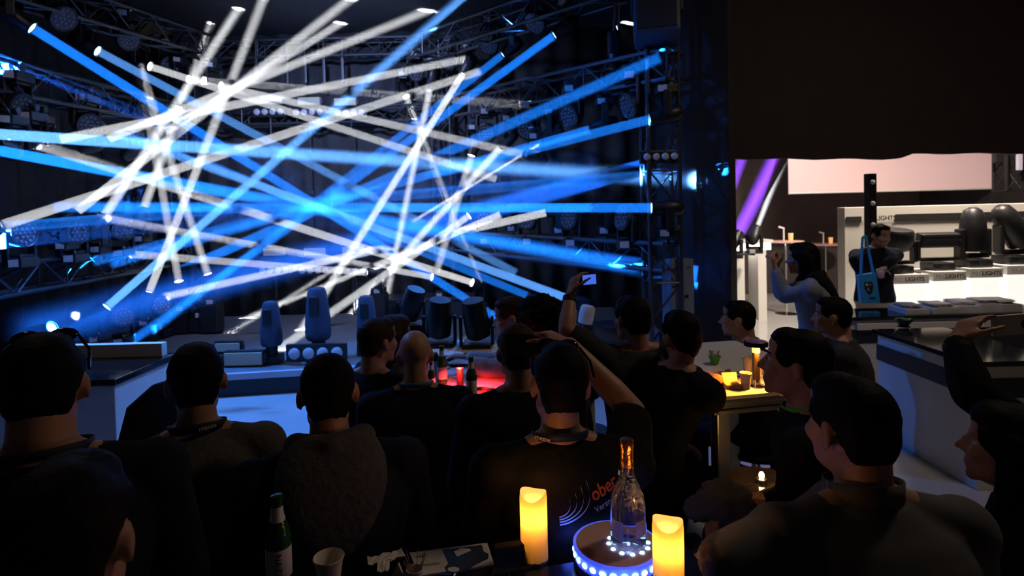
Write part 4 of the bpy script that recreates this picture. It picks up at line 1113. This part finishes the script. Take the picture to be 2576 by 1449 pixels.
for p, lb in ((pA, 'stool under the man at far left'), (pC, 'stool under the man in the olive sweater'), (pD, 'stool under the man with the grey hood'), (pE, 'stool under the bald man'),
              (pI, 'stool under the man with cropped hair'), (pJ, 'stool under the man in the printed T-shirt'), (pK, 'stool under the man with the raised arm'),
              (pL, 'chrome stool of the man leaning on the amber table'), (pM, 'stool at the far end of the amber table'), (pN, 'stool in front of the white bar'), (pO, 'stool of the young man in profile'), (pP, 'stool of the man in the striped shirt')):
    sit(p, lb)
# prints on the T-shirt and lanyards
def back_print(p, body, size, m, dx, t, rot=0.0, bold=0.0, me=None):
    sh = p['shirt'].data
    me = me or text_mesh(body, size, 0.0, 'LEFT', 0, bold)
    me.materials.clear(); me.materials.append(M[m])
    bm = bmesh.new(); bm.from_mesh(me); bmesh.ops.triangulate(bm, faces=bm.faces[:]); bm.to_mesh(me); bm.free()
    c = p['sp'](t)
    M4 = Matrix.Translation((dx, -.4, c.z)) @ Matrix.Rotation(rot, 4, 'Y') @ STAND
    decal(me, sh, M4, (0, 1, 0), .0065)
    o = link('print', me, None, p['shirt']); return o
back_print(pJ, 'ober', .040, 'print_orange', .052, .425, -.30, .0008)
back_print(pJ, 't', .040, 'print_white', .138, .452, -.30, .0008)
back_print(pJ, 'Veranstaltungs', .020, 'print_white', .058, .392, -.36)
for k in range(4):
    mb = MB(); pts = []
    for q in range(15):
        u = q / 14
        x = math.sin(u * 1.9) * (.031 + .018 * k); z = -.0058 * k + (u ** 1.7) * (.038 + .0175 * k)
        pts.append(Vector((x, z, 0)))
    v = []
    for a_ in pts: v += [a_ + Vector((0, -.0016, 0)), a_ + Vector((0, .0016, 0))]
    mb.add(v, [(2 * i, 2 * i + 2, 2 * i + 3, 2 * i + 1) for i in range(14)])
    back_print(pJ, '', 1, 'print_white', -.038, .385, 0, 0, mb.mesh('print'))
def lanyard_text(p, body, size, ang):
    nw = 1.0
    c_ = p['sp'](.522) + Vector((.0875 * math.sin(ang), -.002 - .0845 * math.cos(ang), .014 + .016 * math.cos(ang)))
    me = text_mesh(body, size, .0004); me.materials.append(M['print_white'])
    o = link('lettering', me, None, p['root']); o.matrix_local = p['base'] @ Matrix.Translation(c_) @ Matrix.Rotation(ang, 4, 'Z') @ STAND
lanyard_text(pC, 'messe', .020, .35); lanyard_text(pJ, 'messe', .020, -.75)
# watch, phones, tote
def phone(c, w, h, d_right, d_up, label, scr, back=None, lens=False):
    X = Vector(d_right).normalized(); Z = Vector(d_up); Z = (Z - X * Z.dot(X)).normalized(); Y = Z.cross(X)
    r = empty('smartphone', c); r.matrix_world = Matrix.Translation(c) @ Matrix((X, Y, Z)).transposed().to_4x4()
    tag(r, label, 'phone')
    MB().box((0, 0, 0), (w, .009, h), None, .004).build('case', back or M['black'], r)
    MB().box((0, -.0048, 0), (w * .90, .001, h * .92)).build('screen', scr, r)
    if lens:
        MB().lathe([(.016, 0), (.016, .003), (.008, .004)], 20, Matrix.Translation((w * .22, -.005, .0)) @ Matrix.Rotation(math.pi / 2, 4, 'X')).build('lens', M['lens_dark'], r, True)
        MB().box((w * .36, -.0058, .002), (.010, .002, .008), None, .001).build('flash', M['black'], r)
    return r
phone(W(1482, 703, 4.13), .075, .052, (1, .1, .05), UP, 'small phone with a bright blue screen in the raised hand', M['screen_lit'])
phone(W(1317, 866, 2.80), .132, .073, (1, -.05, -.02), UP, 'large black phone held up before the cropped head', M['blackgloss'])
phone(W(2552, 816, 2.70), .150, .068, (1, 0, .05), UP, 'white phone with a round camera at the right edge', mat('phone_back', (.85, .78, .76), .35), mat('phone_white', (.85, .78, .75), .35), True)
cb = [W(2484, 832, 2.73), W(2455, 835, 2.72), W(2440, 860, 2.7), W(2440, 900, 2.66), W(2470, 950, 2.6), W(2490, 1010, 2.55), W(2478, 1060, 2.5)]
o = MB().path(cb, .0022, 6).build('charging_cable', M['white'], None, True); tag(o, 'thin white cable hanging from the white phone', 'cable')
el_, wr_ = pK['J'][-1]
def wristband(p, k, label, m='black', r=.033):
    el, wr = p['J'][k]; d = (wr - el).normalized(); c = el.lerp(wr, .90)
    root = empty('wristwatch', p['root'].location, p['root'].rotation_euler.z); tag(root, label, 'watch')
    q = d.to_track_quat('Z', 'Y').to_matrix().to_4x4()
    o = MB().lathe([(r, -.012), (r + .003, -.012), (r + .003, .012), (r, .012), (r, -.012)], 22, Matrix.Translation(c) @ q, close=False).build('strap', M['strap'], root, True); o.matrix_local = p['base']
    o = MB().lathe([(.017, 0), (.019, .004), (.015, .010), (.002, .011)], 18, Matrix.Translation(c) @ q @ Matrix.Rotation(math.pi / 2, 4, 'X') @ Matrix.Translation((0, 0, r))).build('dial', M[m], root, True); o.matrix_local = p['base']
wristband(pK, -1, 'black wristwatch on the raised bare arm')
wristband(pT, -1, 'dark bracelet with a glint at the wrist under the white phone', 'chrome', .040)
# tote bag
tp = W(2182, 722, 8.45)
r = empty('tote_bag', tp); r.rotation_euler = (0, math.radians(-6), math.radians(-8)); tag(r, 'bright blue tote bag with a black shield emblem', 'tote bag')
zt = .14
MB().prism([(-.088, -.15), (.088, -.17), (.085, .14), (-.082, .13)], -.03, .03, Matrix.Rotation(math.pi / 2, 4, 'X')).build('bag', M['tote'], r)
MB().path([Vector((-.05, 0, .13)), Vector((.02, .02, .50)), Vector((.05, .02, .52)), Vector((.07, 0, .14))], .013, 6).build('strap', M['tote'], r, True)
MB().prism([(-.04, .055), (.04, .055), (.04, -.01), (.022, -.055), (0, -.075), (-.022, -.055), (-.04, -.01)], .031, .034, Matrix.Rotation(math.pi / 2, 4, 'X')).build('emblem', M['print_black'], r)
MB().prism([(-.028, .018), (-.006, .018), (-.006, .042), (-.028, .042)], .0345, .036, Matrix.Rotation(math.pi / 2, 4, 'X')).build('emblem_mark', mat('yellow_print', (.8, .6, .05), .7), r)
MB().prism([(.004, .014), (.026, .014), (.026, .042), (.004, .042)], .0345, .036, Matrix.Rotation(math.pi / 2, 4, 'X')).build('emblem_mark', mat('violet_print', (.2, .08, .4), .7), r)
put_text('emblem_mark', 'S', .05, M['print_white'], r, Matrix.Translation((-.008, -.037, -.02)) @ STAND)
MB().box((.02, -.033, -.11), (.06, .003, .014)).build('print', M['print_black'], r)
MB().box((0, 0, 0), (.11, .012, .03), None, .003).build('leaflet', M['paper']).matrix_world = Matrix.Translation(W(2217, 677, 8.38)) @ Matrix.Rotation(-.3, 4, 'Y')
tag([o for o in bpy.data.objects if o.name.startswith('leaflet') and o.type == 'MESH' and 'label' not in o and o.parent is None][-1], 'small pale leaflet in the hand of the tote man', 'leaflet')
# ================================================================== TABLES
def bar_table(name, c, ex, ey, w, d, z, top_m, label, edge_m='alu', thick=.085, leg=.065, legs=True):
    """bar table with its near left corner at c, ex along the front, ey towards the back"""
    ex = Vector(ex).normalized(); ey = (Vector(ey) - ex * Vector(ey).dot(ex)).normalized()
    r = empty(name, (c[0], c[1], 0)); r.matrix_world = Matrix.Translation((c[0], c[1], 0)) @ Matrix((ex, ey, UP)).transposed().to_4x4()
    tag(r, label, 'table')
    bx('top', r, .0, w, .0, d, z - .018, z, top_m, .003)
    fr = MB()
    for k in range(3):
        zz = z - .02 - (k + .5) * (thick - .02) / 3; o_ = (.0, .012, .002)[k]; hh = (thick - .02) / 3
        fr.box((w / 2, o_ + .015, zz), (w - 2 * o_, .03, hh * .96), None, .004).box((w / 2, d - o_ - .015, zz), (w - 2 * o_, .03, hh * .96), None, .004)
        fr.box((o_ + .015, d / 2, zz), (.03, d - 2 * o_, hh * .96), None, .004).box((w - o_ - .015, d / 2, zz), (.03, d - 2 * o_, hh * .96), None, .004)
    fr.build('rim', M[edge_m], r)
    if legs:
        for lx, ly in ((leg, leg), (w - leg, leg), (leg, d - leg), (w - leg, d - leg)):
            bx('leg', r, lx - leg / 2, lx + leg / 2, ly - leg / 2, ly + leg / 2, 0, z - thick, M[edge_m], .006)
    return r
def mushroom_lamp(p, h, rad, glow_m, light_c, energy, label, dome):
    """table lamp: foot, post with a glowing sleeve and a wide disc on top that lights the table"""
    r = empty('table_lamp', p); tag(r, label, 'lamp', 'disc topped table lamps')
    MB().lathe([(.040, 0), (.040, .005), (.015, .010)], 24).build('foot', M['chrome'], r, True)
    MB().tube((0, 0, .008), (0, 0, h * .30), .016, n=16).build('post_base', M['chrome'], r, True)
    MB().tube((0, 0, h * .16), (0, 0, h * .78), .0165, n=16).build('post', M['black'], r, True)
    MB().tube((0, 0, h * .78), (0, 0, h * .93), .0175, n=16).build('glow_sleeve', glow_m, r, True)
    MB().lathe([(rad * .9, h * .93), (rad, h * .935), (rad, h * 1.02), (rad * .94, h * 1.03), (rad * .4, h * 1.035)], 28).build('disc', M['blackgloss'], r, True)
    MB().lathe([(rad * .86, h * 1.03), (rad * .8, h * 1.045), (rad * .4, h * 1.06), (.004, h * 1.065)], 28).build('dome', dome, r, True)
    l = bpy.data.lights.new('table_lamp_light', 'SPOT'); l.energy = energy; l.color = light_c; l.spot_size = math.radians(150); l.spot_blend = .6; l.shadow_soft_size = .02
    o = bpy.data.objects.new('table_lamp_light', l); col.objects.link(o); o.parent = r; o.location = (.0, -.028, h * .90)
    return r
def cup(p, r0, r1, h, label, m='white', group=None):
    r = empty('paper_cup', p); tag(r, label, 'cup', group)
    MB().lathe([(r0, 0), (r1, h), (r1 + .003, h + .002), (r1 + .002, h + .005), (r1 - .002, h), (r0 - .002, .006), (.002, .006)], 22).build('wall', M[m], r, True)
    return r
def beer(p, label, lab='label_white', h=.23, neck='label_white', lettering=None, glass='glass_green'):
    r = empty('beer_bottle', p); s = h / .23; r.scale = (s, s, s); tag(r, label, 'bottle')
    MB().lathe([(.024, 0), (.029, .004), (.030, .02), (.030, .125), (.027, .145), (.018, .168), (.0135, .185), (.0125, .218), (.0145, .219), (.0145, .230), (.011, .231)], 24).build('glass', M[glass], r, True)
    MB().lathe([(.0304, .035), (.0306, .036), (.0306, .105), (.0304, .106)], 24, close=False).build('label', M[lab], r, True)
    MB().lathe([(.0185, .170), (.0150, .184), (.0140, .205)], 20, close=False).build('neck_label', M[neck], r, True)
    if lettering:
        me = text_mesh(lettering, .022, .0003); me.materials.append(M['label_blue'])
        o = link('lettering', me, None, r); o.matrix_local = Matrix.Rotation(.35, 4, 'Z') @ Matrix.Translation((0, -.0318, .07)) @ STAND @ Matrix.Rotation(-math.pi / 2, 4, 'Z')
        MB().lathe([(.0188, .164), (.0172, .174)], 20, close=False).build('neck_band', M['label_blue'], r, True)
    return r
# ------------------------------------------------------------------ amber table
TZ = 1.05
C1 = G(1797, 1000, TZ); E1 = G(1975, 984, TZ)
table_white = mat('milky_table_top', (.72, .70, .66), .35, noise=.05, scale=10)
ex = (E1 - C1); ey = Vector((-ex.y, ex.x, 0))
bar_table('bar_table', C1, ex, ey, .72, 1.0, TZ, table_white, 'bar table with a milky top and metal rim, glowing amber')
amber = mat('amber_glow', (1, .5, .1), .3, emit=(1, .34, .03), estr=7)
red_glow = mat('red_glow', (1, .1, .1), .3, emit=(1, .02, .02), estr=4)
dome_v = mat('violet_dome', (.30, .16, .42), .35); dome_g = mat('steel_dome', (.35, .40, .46), .3, .6)
lp = G(1903, 972, TZ)
mushroom_lamp(lp, WA(1903, 862, lp.y).z - TZ, .055, amber, (1, .27, .02), 30, 'table lamp with a violet disc on the amber lit table', dome_v)
cup(G(1880, 938, TZ), .018, .025, .080, 'tall white paper cup behind the violet lamp', group='cups on the amber table')
cup(G(1876, 978, TZ), .019, .025, .072, 'white paper cup standing left of the violet lamp', group='cups on the amber table')
cup(G(1908, 940, TZ), .020, .026, .05, 'small white cup right behind the lamp post', group='cups on the amber table')
r = cup(G(1798, 916, TZ), .018, .032, .04, 'green snack cup with paper strips at the back of the amber table', 'strap_green')
mb = MB(); random.seed(3)
for k in range(7): mb.box((random.uniform(-.018, .018), random.uniform(-.015, .015), .05), (.010, .002, .05), Euler((random.uniform(-.4, .4), random.uniform(-.5, .5), random.uniform(0, 3))).to_matrix())
mb.build('paper_strips', M['paper'], r)
sg = G(1818, 948, TZ)
r = empty('sunglasses', sg); r.rotation_euler = (0, 0, .5); tag(r, 'dark folded sunglasses lying on the amber table', 'sunglasses')
for k in (-1, 1):
    MB().add(*P_ell((k * .032, 0, .018), (.028, .006, .019), Matrix.Rotation(.3, 3, 'X'), 14)).build('lens', M['lens_dark'], r, True)
    MB().tube((k * .058, .0, .022), (k * .02, .03, .012), .003).build('temple_arm', M['black'], r, True)
MB().tube((-.008, 0, .022), (.008, 0, .022), .003).build('bridge', M['black'], r, True)
at = G(1842, 952, TZ)
r = empty('fork', at); tag(r, 'dark plastic fork on a napkin by the sunglasses', 'fork')
MB().box((0, 0, .006), (.11, .012, .003), Matrix.Rotation(.3, 3, 'Z')).build('handle', M['black'], r); MB().box((.06, .02, .007), (.03, .022, .003), Matrix.Rotation(.3, 3, 'Z')).build('tines', M['black'], r)
o = MB().box((0, 0, .002), (.14, .12, .003), Matrix.Rotation(.4, 3, 'Z')).build('napkin', M['paper']); o.location = at + Vector((.0, .02, 0)); tag(o, 'pale napkin under the plastic fork', 'napkin')
r = empty('snack_box', G(1842, 976, TZ)); tag(r, 'small open snack box on the amber table near the forearm', 'box')
bx('tray', r, -.035, .035, -.025, .025, 0, .022, M['white']); MB().box((0, .03, .04), (.07, .003, .05), Matrix.Rotation(-.5, 3, 'X')).build('lid', M['white'], r)
# ------------------------------------------------------------------ red table
RZ = 1.02
c0 = G(1085, 1012, RZ)
bar_table('bar_table', (c0.x, c0.y, 0), (1, .03, 0), (0, 1, 0), .62, .72, RZ, table_white, 'bar table glowing red behind the bald man')
lp = G(1158, 978, RZ)
mushroom_lamp(lp, WA(1158, 912, lp.y).z - RZ, .060, red_glow, (1, .015, .01), 75, 'table lamp with a steel disc on the red lit table', dome_g)
beer(G(1187, 1003, RZ), 'beer bottle with a red lit label near the red lamp', 'label_white', .20)
beer(G(1113, 966, RZ), 'green beer bottle at the back of the red table', 'label_white', .20)
beer(G(1086, 985, RZ), 'short bottle just above the shoulder of the bald man', 'label_white', .15)
r = empty('ashtray', G(1208, 994, RZ)); tag(r, 'round glass ashtray right of the red lit bottle', 'ashtray')
MB().lathe([(.04, 0), (.055, .008), (.058, .025), (.05, .025), (.045, .010)], 24).build('dish', M['lens_led'], r, True); MB().tube((.03, 0, .027), (.065, .01, .03), .004).build('cigarette', M['white'], r, True)
# ------------------------------------------------------------------ foreground table
C0 = G(1723, 1366, TZ); e_r = (G(1762, 1408, TZ) - C0).normalized(); e_f = Vector((e_r.y, -e_r.x, 0)); e_f = e_f if e_f.x < 0 else -e_f
seam = .46
o_near = C0 + e_r * .62
bar_table('bar_table', C0 + e_f * seam + e_r * .62, -e_f, -e_r, seam - .004, .62, TZ, M['tabletop'], 'black bar table in front carrying the glowing bottle stand', 'dkgrey', legs=True)
bar_table('bar_table', C0 + e_f * (seam + .64) + e_r * .62, -e_f, -e_r, .636, .62, TZ - .001, M['tabletop'], 'black bar table in front carrying the brochure and beer bottle', 'dkgrey', legs=True)
# LED candles: translucent wax lit from inside
wax = bpy.data.materials.new('ivory_wax'); wax.use_nodes = True; nt = wax.node_tree; nt.nodes.clear()
o_ = nt.nodes.new('ShaderNodeOutputMaterial'); t_ = nt.nodes.new('ShaderNodeBsdfTranslucent'); d_ = nt.nodes.new('ShaderNodeBsdfDiffuse'); x_ = nt.nodes.new('ShaderNodeMixShader')
t_.inputs['Color'].default_value = (.95, .54, .16, 1); d_.inputs['Color'].default_value = (.42, .31, .21, 1); x_.inputs['Fac'].default_value = .6
nt.links.new(d_.outputs[0], x_.inputs[1]); nt.links.new(t_.outputs[0], x_.inputs[2]); nt.links.new(x_.outputs[0], o_.inputs['Surface'])
def candle(p, rad, h, label, energy=1.0):
    r = empty('led_candle', p); tag(r, label, 'candle', 'glowing wax candles')
    n = 32; prof = [(rad * .97, 0, 0), (rad, .004, 0), (rad, h * .5, 0), (rad, h * .93, .0), (rad * .96, h, 1), (rad * .86, h * .985, 1), (rad * .72, h * .935, .5), (rad * .45, h * .90, .2), (.001, h * .89, .1)]
    v = []; f = []
    for q, z, wv in prof:
        for i in range(n):
            t = 2 * math.pi * i / n
            v.append((q * math.cos(t), q * math.sin(t), z + wv * .006 * (math.cos(2 * t + .6) + .4 * math.sin(t))))
    for k in range(len(prof) - 1):
        for i in range(n):
            j = (i + 1) % n; f.append((k * n + i, k * n + j, k * n + n + j, k * n + n + i))
    f.append(tuple(range(n - 1, -1, -1)))
    MB().add(v, f).build('wax', wax, r, True)
    MB().lathe([(rad * .98, -.004), (rad * 1.0, -.003), (rad * 1.0, .008)], 30, close=False).build('foot', M['dkgrey'], r, True)
    l = bpy.data.lights.new('candle_light', 'POINT'); l.energy = energy; l.color = (1, .60, .17); l.shadow_soft_size = rad * .25
    o = bpy.data.objects.new('candle_light', l); col.objects.link(o); o.parent = r; o.location = (0, 0, h * .70)
    l = bpy.data.lights.new('candle_light', 'POINT'); l.energy = energy * 1.1; l.color = (1, .46, .14); l.shadow_soft_size = rad * .3
    o = bpy.data.objects.new('candle_light', l); col.objects.link(o); o.parent = r; o.location = (0, 0, h + .012)
c1 = G(1345, 1408, TZ); candle(c1, 34.0 / F * c1.y * 1.02, WA(1345, 1240, c1.y).z - TZ, 'left candle glowing amber behind the black stand', .42)
c2 = G(1683, 1500, TZ); candle(c2, 38.5 / F * c2.y * 1.02, WA(1683, 1312, c2.y).z - TZ, 'right candle glowing amber in front of the bottle stand', .42)
# glowing bottle stand
tc = G(1550, 1365, TZ + .052); rad = .1035
led = mat('blue_white_led', (.6, .7, 1), .3, emit=(.22, .50, 1), estr=7)
acr = mat('blue_lit_acrylic', (.55, .62, .95), .25, emit=(.05, .09, 1), estr=.8)
r = empty('bottle_stand', (tc.x, tc.y, TZ)); tag(r, 'round bottle stand with blue lights around its rim', 'bottle stand')
MB().lathe([(rad * .96, 0), (rad, .004), (rad, .018), (rad * .985, .020)], 40).build('foot', mat('blue_black_base', (.03, .04, .2), .25), r, True)
MB().lathe([(rad * .985, .020), (rad * .985, .044), (rad * 1.0, .047), (rad * 1.0, .051), (rad * .97, .052)], 40).build('rim', acr, r, True)
MB().lathe([(rad * .93, .0525), (rad * .92, .0535), (.002, .0535)], 40).build('plate', mat('rosy_plate', (.86, .50, .40), .35), r, True)
lm = MB().lathe([(.0058, 0), (.0052, .002), (.001, .003)], 10).mesh('led', led, True)
lr = MB().add(*P_ell((0, 0, 0), (.0085, .003, .0062), None, 10)).mesh('rim_led', led, True)
for k in range(26):
    t = 2 * math.pi * k / 26
    o = link('rim_led', lr, None, r); o.matrix_local = Matrix.Rotation(t, 4, 'Z') @ Matrix.Translation((0, -rad * .99, .033))
bc = G(1581, 1366, TZ + .054); bl = bc - Vector((tc.x, tc.y, TZ))
for k in range(12):
    t = 2 * math.pi * k / 12
    o = link('led', lm, None, r); o.location = (bl.x + .047 * math.cos(t), bl.y + .047 * math.sin(t), .0535)
for k, (dx, dy) in enumerate(((0, -.09), (.07, .05), (-.07, .05))):
    l = bpy.data.lights.new('stand_light', 'POINT'); l.energy = .12; l.color = (.05, .10, 1); l.shadow_soft_size = .02
    o = bpy.data.objects.new('stand_light', l); col.objects.link(o); o.parent = r; o.location = (dx * 1.5, dy * 1.5, .035)
l = bpy.data.lights.new('stand_light', 'POINT'); l.energy = .14; l.color = (.30, .42, 1); l.shadow_soft_size = .004
o = bpy.data.objects.new('stand_light', l); col.objects.link(o); o.parent = r; o.location = (bl.x, bl.y, .062)
# sparkling wine bottle
h = WA(1578, 1104, bc.y).z - bc.z; s = h / .30
r = empty('wine_bottle', bc); r.scale = (s * 1.12, s * 1.12, s); tag(r, 'clear sparkling wine bottle with copper foil on the glowing stand', 'bottle')
prof = [(.012, .026), (.030, .010), (.040, .002), (.0445, .006), (.0455, .02), (.0450, .06), (.0440, .11), (.040, .140), (.031, .166), (.022, .185), (.0165, .205), (.0150, .225), (.0146, .245)]
MB().lathe(prof, 36).build('glass', M['glass'], r, True)
MB().lathe([(.0152, .222), (.0158, .224), (.0155, .262), (.0162, .266), (.0158, .275), (.0170, .279), (.0172, .296), (.0150, .300), (.002, .301)], 28).build('foil', M['foil'], r, True)
lab = MB(); n = 12
for name, a0, a1, z0, z1 in (('label', 4.95, 5.75, .040, .086), ('label', 3.45, 4.25, .030, .084)):
    mb = MB(); v = []
    for i in range(n + 1):
        t = a0 + (a1 - a0) * i / n
        for z in (z0, z1): v.append((.0462 * math.cos(t), .0462 * math.sin(t), z))
    mb.add(v, [(2 * i, 2 * i + 2, 2 * i + 3, 2 * i + 1) for i in range(n)])
    mb.build(name, M['label_white'], r, True)
# beer bottle, cup, papers
b = beer(G(704, 1478, TZ), 'green beer bottle with white and blue label in the foreground', 'label_white', .215, 'label_white', 'NAZZ')
cup(G(829, 1462, TZ), .024, .033, .055, 'white paper cup at the bottom edge of the picture', 'paper')
bc_ = [G(x, y, TZ + .002) for x, y in ((1030, 1394), (1226, 1369), (1243, 1424), (1056, 1452))]
r = empty('brochure', bc_[0]); tag(r, 'open brochure showing a dark lamp on the front table', 'brochure')
q = [p_ - bc_[0] for p_ in bc_]
MB().add([(*p_.xy, 0) for p_ in q] + [(*p_.xy, .004) for p_ in q], [(3, 2, 1, 0), (4, 5, 6, 7), (0, 1, 5, 4), (1, 2, 6, 5), (2, 3, 7, 6), (3, 0, 4, 7)]).build('pages', M['paper'], r)
def onpage(px, py): v_ = G(px, py, TZ + .0066) - bc_[0]; return (v_.x, v_.y)
def printed(pts, m): MB().prism([onpage(*p_) for p_ in pts][::-1], .0045, .0050).build('print', m, r)
dkp = mat('dark_print', (.018, .022, .026), .5)
printed([(1113, 1383), (1212, 1371), (1217, 1388), (1229, 1394), (1228, 1405), (1195, 1421), (1168, 1437), (1150, 1442), (1126, 1440), (1118, 1428), (1128, 1417)], dkp)
MB().prism([onpage(*p_) for p_ in [(1142, 1388), (1160, 1379), (1180, 1381), (1186, 1385), (1150, 1401)]][::-1], .0051, .0054).build('print', M['paper'], r)
MB().prism([onpage(1141 + 15 * math.cos(t), 1433 + 6.5 * math.sin(t)) for t in [2 * math.pi * k / 16 for k in range(16)]], .0051, .0054).build('print', M['paper'], r)
for k, (x0, y0, x1, y1) in enumerate(((1044, 1399, 1076, 1395), (1044, 1401.5, 1070, 1398.5), (1058, 1420, 1104, 1414), (1060, 1423, 1107, 1417))):
    printed([(x0, y0), (x1, y1), (x1, y1 + 1.6), (x0, y0 + 1.6)], M['print_grey'])
p = G(1300, 1418, TZ)
r = empty('menu_stand', p); r.rotation_euler = (0, 0, math.atan2(-e_f.y, -e_f.x)); tag(r, 'plain black table stand left of the amber candle', 'stand')
bx('board', r, -.055, .055, -.012, .012, .0, .052, M['cloth_grey'], .004); bx('foot', r, -.055, .055, -.03, .03, 0, .004, M['cloth_grey'], .001)
random.seed(9)
for k, (px, py, sx, sy, rz) in enumerate(((955, 1418, .035, .020, .3), (985, 1412, .040, .016, .6), (965, 1432, .018, .035, .2))):
    v = []; nn = 6
    for i in range(nn + 1):
        for j in range(4): v.append(((i / nn - .5) * sx * 1.6, (j / 3 - .5) * sy * 1.6, .008 + random.uniform(0, .008)))
    f = [(i * 4 + j, i * 4 + j + 1, i * 4 + j + 5, i * 4 + j + 4) for i in range(nn) for j in range(3)]
    o = MB().add(v, f).build('sugar_wrapper', M['paper']); md = o.modifiers.new('t', 'SOLIDIFY'); md.thickness = .0015
    o.location = G(px, py, TZ); o.rotation_euler = (0, 0, rz); tag(o, '%s crumpled paper wrapper left of the brochure' % ('leftmost', 'topmost', 'lowest')[k], 'wrapper', 'wrappers on the front table')
r = empty('toothpick_cup', G(1045, 1462, TZ)); tag(r, 'small cup of wooden picks in front of the brochure', 'pick holder')
MB().lathe([(.015, 0), (.02, .03), (.018, .03), (.013, .004)], 16).build('cup', M['white'], r, True)
mb = MB()
for k in range(16):
    a_ = random.uniform(0, 6.28); mb.tube((.008 * math.cos(a_), .008 * math.sin(a_), .01), (.026 * math.cos(a_), .026 * math.sin(a_), .052 + random.uniform(0, .012)), .0011, .0007, 5)
mb.build('picks', mat('pick_wood', (.45, .25, .12), .6), r)
r = empty('folded_napkin', G(1003, 1455, TZ)); tag(r, 'folded white napkin with a green leaf by the pick cup', 'napkin')
MB().prism([(-.02, 0), (.0, .035), (.012, .01), (.022, .03), (.03, 0)], 0, .012, Matrix.Rotation(math.pi / 2.4, 4, 'X')).build('fold', M['label_white'], r)
MB().add(*P_ell((.03, -.004, .008), (.014, .008, .004), None, 8)).build('leaf', M['strap_green'], r, True)
# ------------------------------------------------------------------ wooden chair with a jacket, tea light
wp = G(1770, 1500, .72)
cx_, cy_ = W(1790, 1300, 2.3).x, 2.3 * DS
r = empty('wooden_chair', (cx_, cy_, 0)); r.rotation_euler = (0, 0, -.25); tag(r, 'wooden chair with orange posts under a draped jacket', 'chair')
zt_ = W(1790, 1235, 2.3).z
for sx, sy in ((0, 0), (.12, 0), (0, .3), (.12, .3)):
    h_ = zt_ if sy == 0 else .72
    bx('leg', r, sx - .018, sx + .018, sy - .018, sy + .018, 0, h_, M['wood'], .004)
bx('seat', r, -.10, .22, -.02, .33, .70, .74, M['wood'], .01); bx('back_rail', r, .018, .102, -.012, .012, zt_ - .08, zt_ - .02, M['wood'], .004)
jk = [P_ell((.02, -.01, zt_ - .03), (.075, .035, .045)), P_ell((.07, .0, zt_ - .05), (.06, .04, .07)), P_ell((-.035, -.01, zt_ - .05), (.045, .03, .035)), P_ell((.075, .015, zt_ - .13), (.045, .035, .09)), P_ell((.03, .01, zt_ - .0), (.06, .03, .03))]
o = link('draped_jacket', fuse('draped_jacket', jk, .010, 3, .5, mat('olive_coat', (.045, .038, .022), .95, noise=.4, scale=14, bump=.5), .002)); o.matrix_world = Matrix.Translation((cx_, cy_, 0)) @ Matrix.Rotation(-.25, 4, 'Z'); tag(o, 'dark olive jacket draped over the wooden chair', 'jacket')
tp = G(1916, 1212, .80)
r = empty('side_table', (tp.x, tp.y, 0)); tag(r, 'small dark side table under the tea light', 'table')
MB().lathe([(.12, .77), (.14, .78), (.14, .80), (.13, .80)], 26).build('top', M['blackgloss'], r, True); MB().tube((0, 0, .02), (0, 0, .77), .03).build('column', M['black'], r, True); MB().lathe([(.12, 0), (.12, .015), (.03, .03)], 24).build('foot', M['black'], r, True)
r = empty('tea_light', (tp.x, tp.y, .80)); tag(r, 'small bright tea light glowing beside the young man', 'candle')
MB().lathe([(.018, 0), (.020, .001), (.020, .014), (.018, .014)], 20).build('tin', M['chrome'], r, True)
MB().add(*P_ell((0, 0, .026), (.011, .011, .016), None, 12)).build('flame', mat('flame', (1, .7, .3), .3, emit=(1, .55, .16), estr=40), r, True)
l = bpy.data.lights.new('tea_light_flame', 'POINT'); l.energy = .5; l.color = (1, .5, .14); l.shadow_soft_size = .012
o = bpy.data.objects.new('tea_light_flame', l); col.objects.link(o); o.parent = r; o.location = (0, -.02, .06)

# each beam lamp is the only lamp that has to be looked for inside its own beam of haze
beams_ = [o for o in bpy.data.objects if o.name.startswith('light_shaft')]
for lo in [o for o in bpy.data.objects if o.type == 'LIGHT']:
    cl = bpy.data.collections.new('beam_links')
    for b_ in beams_:
        if lo.name.startswith('beam_lamp') and b_.get('lamp') == lo.name: continue
        cl.objects.link(b_)
    lo.light_linking.receiver_collection = cl
    for co in cl.collection_objects: co.light_linking.link_state = 'EXCLUDE'
for b_ in beams_:
    if 'lamp' in b_: del b_['lamp']
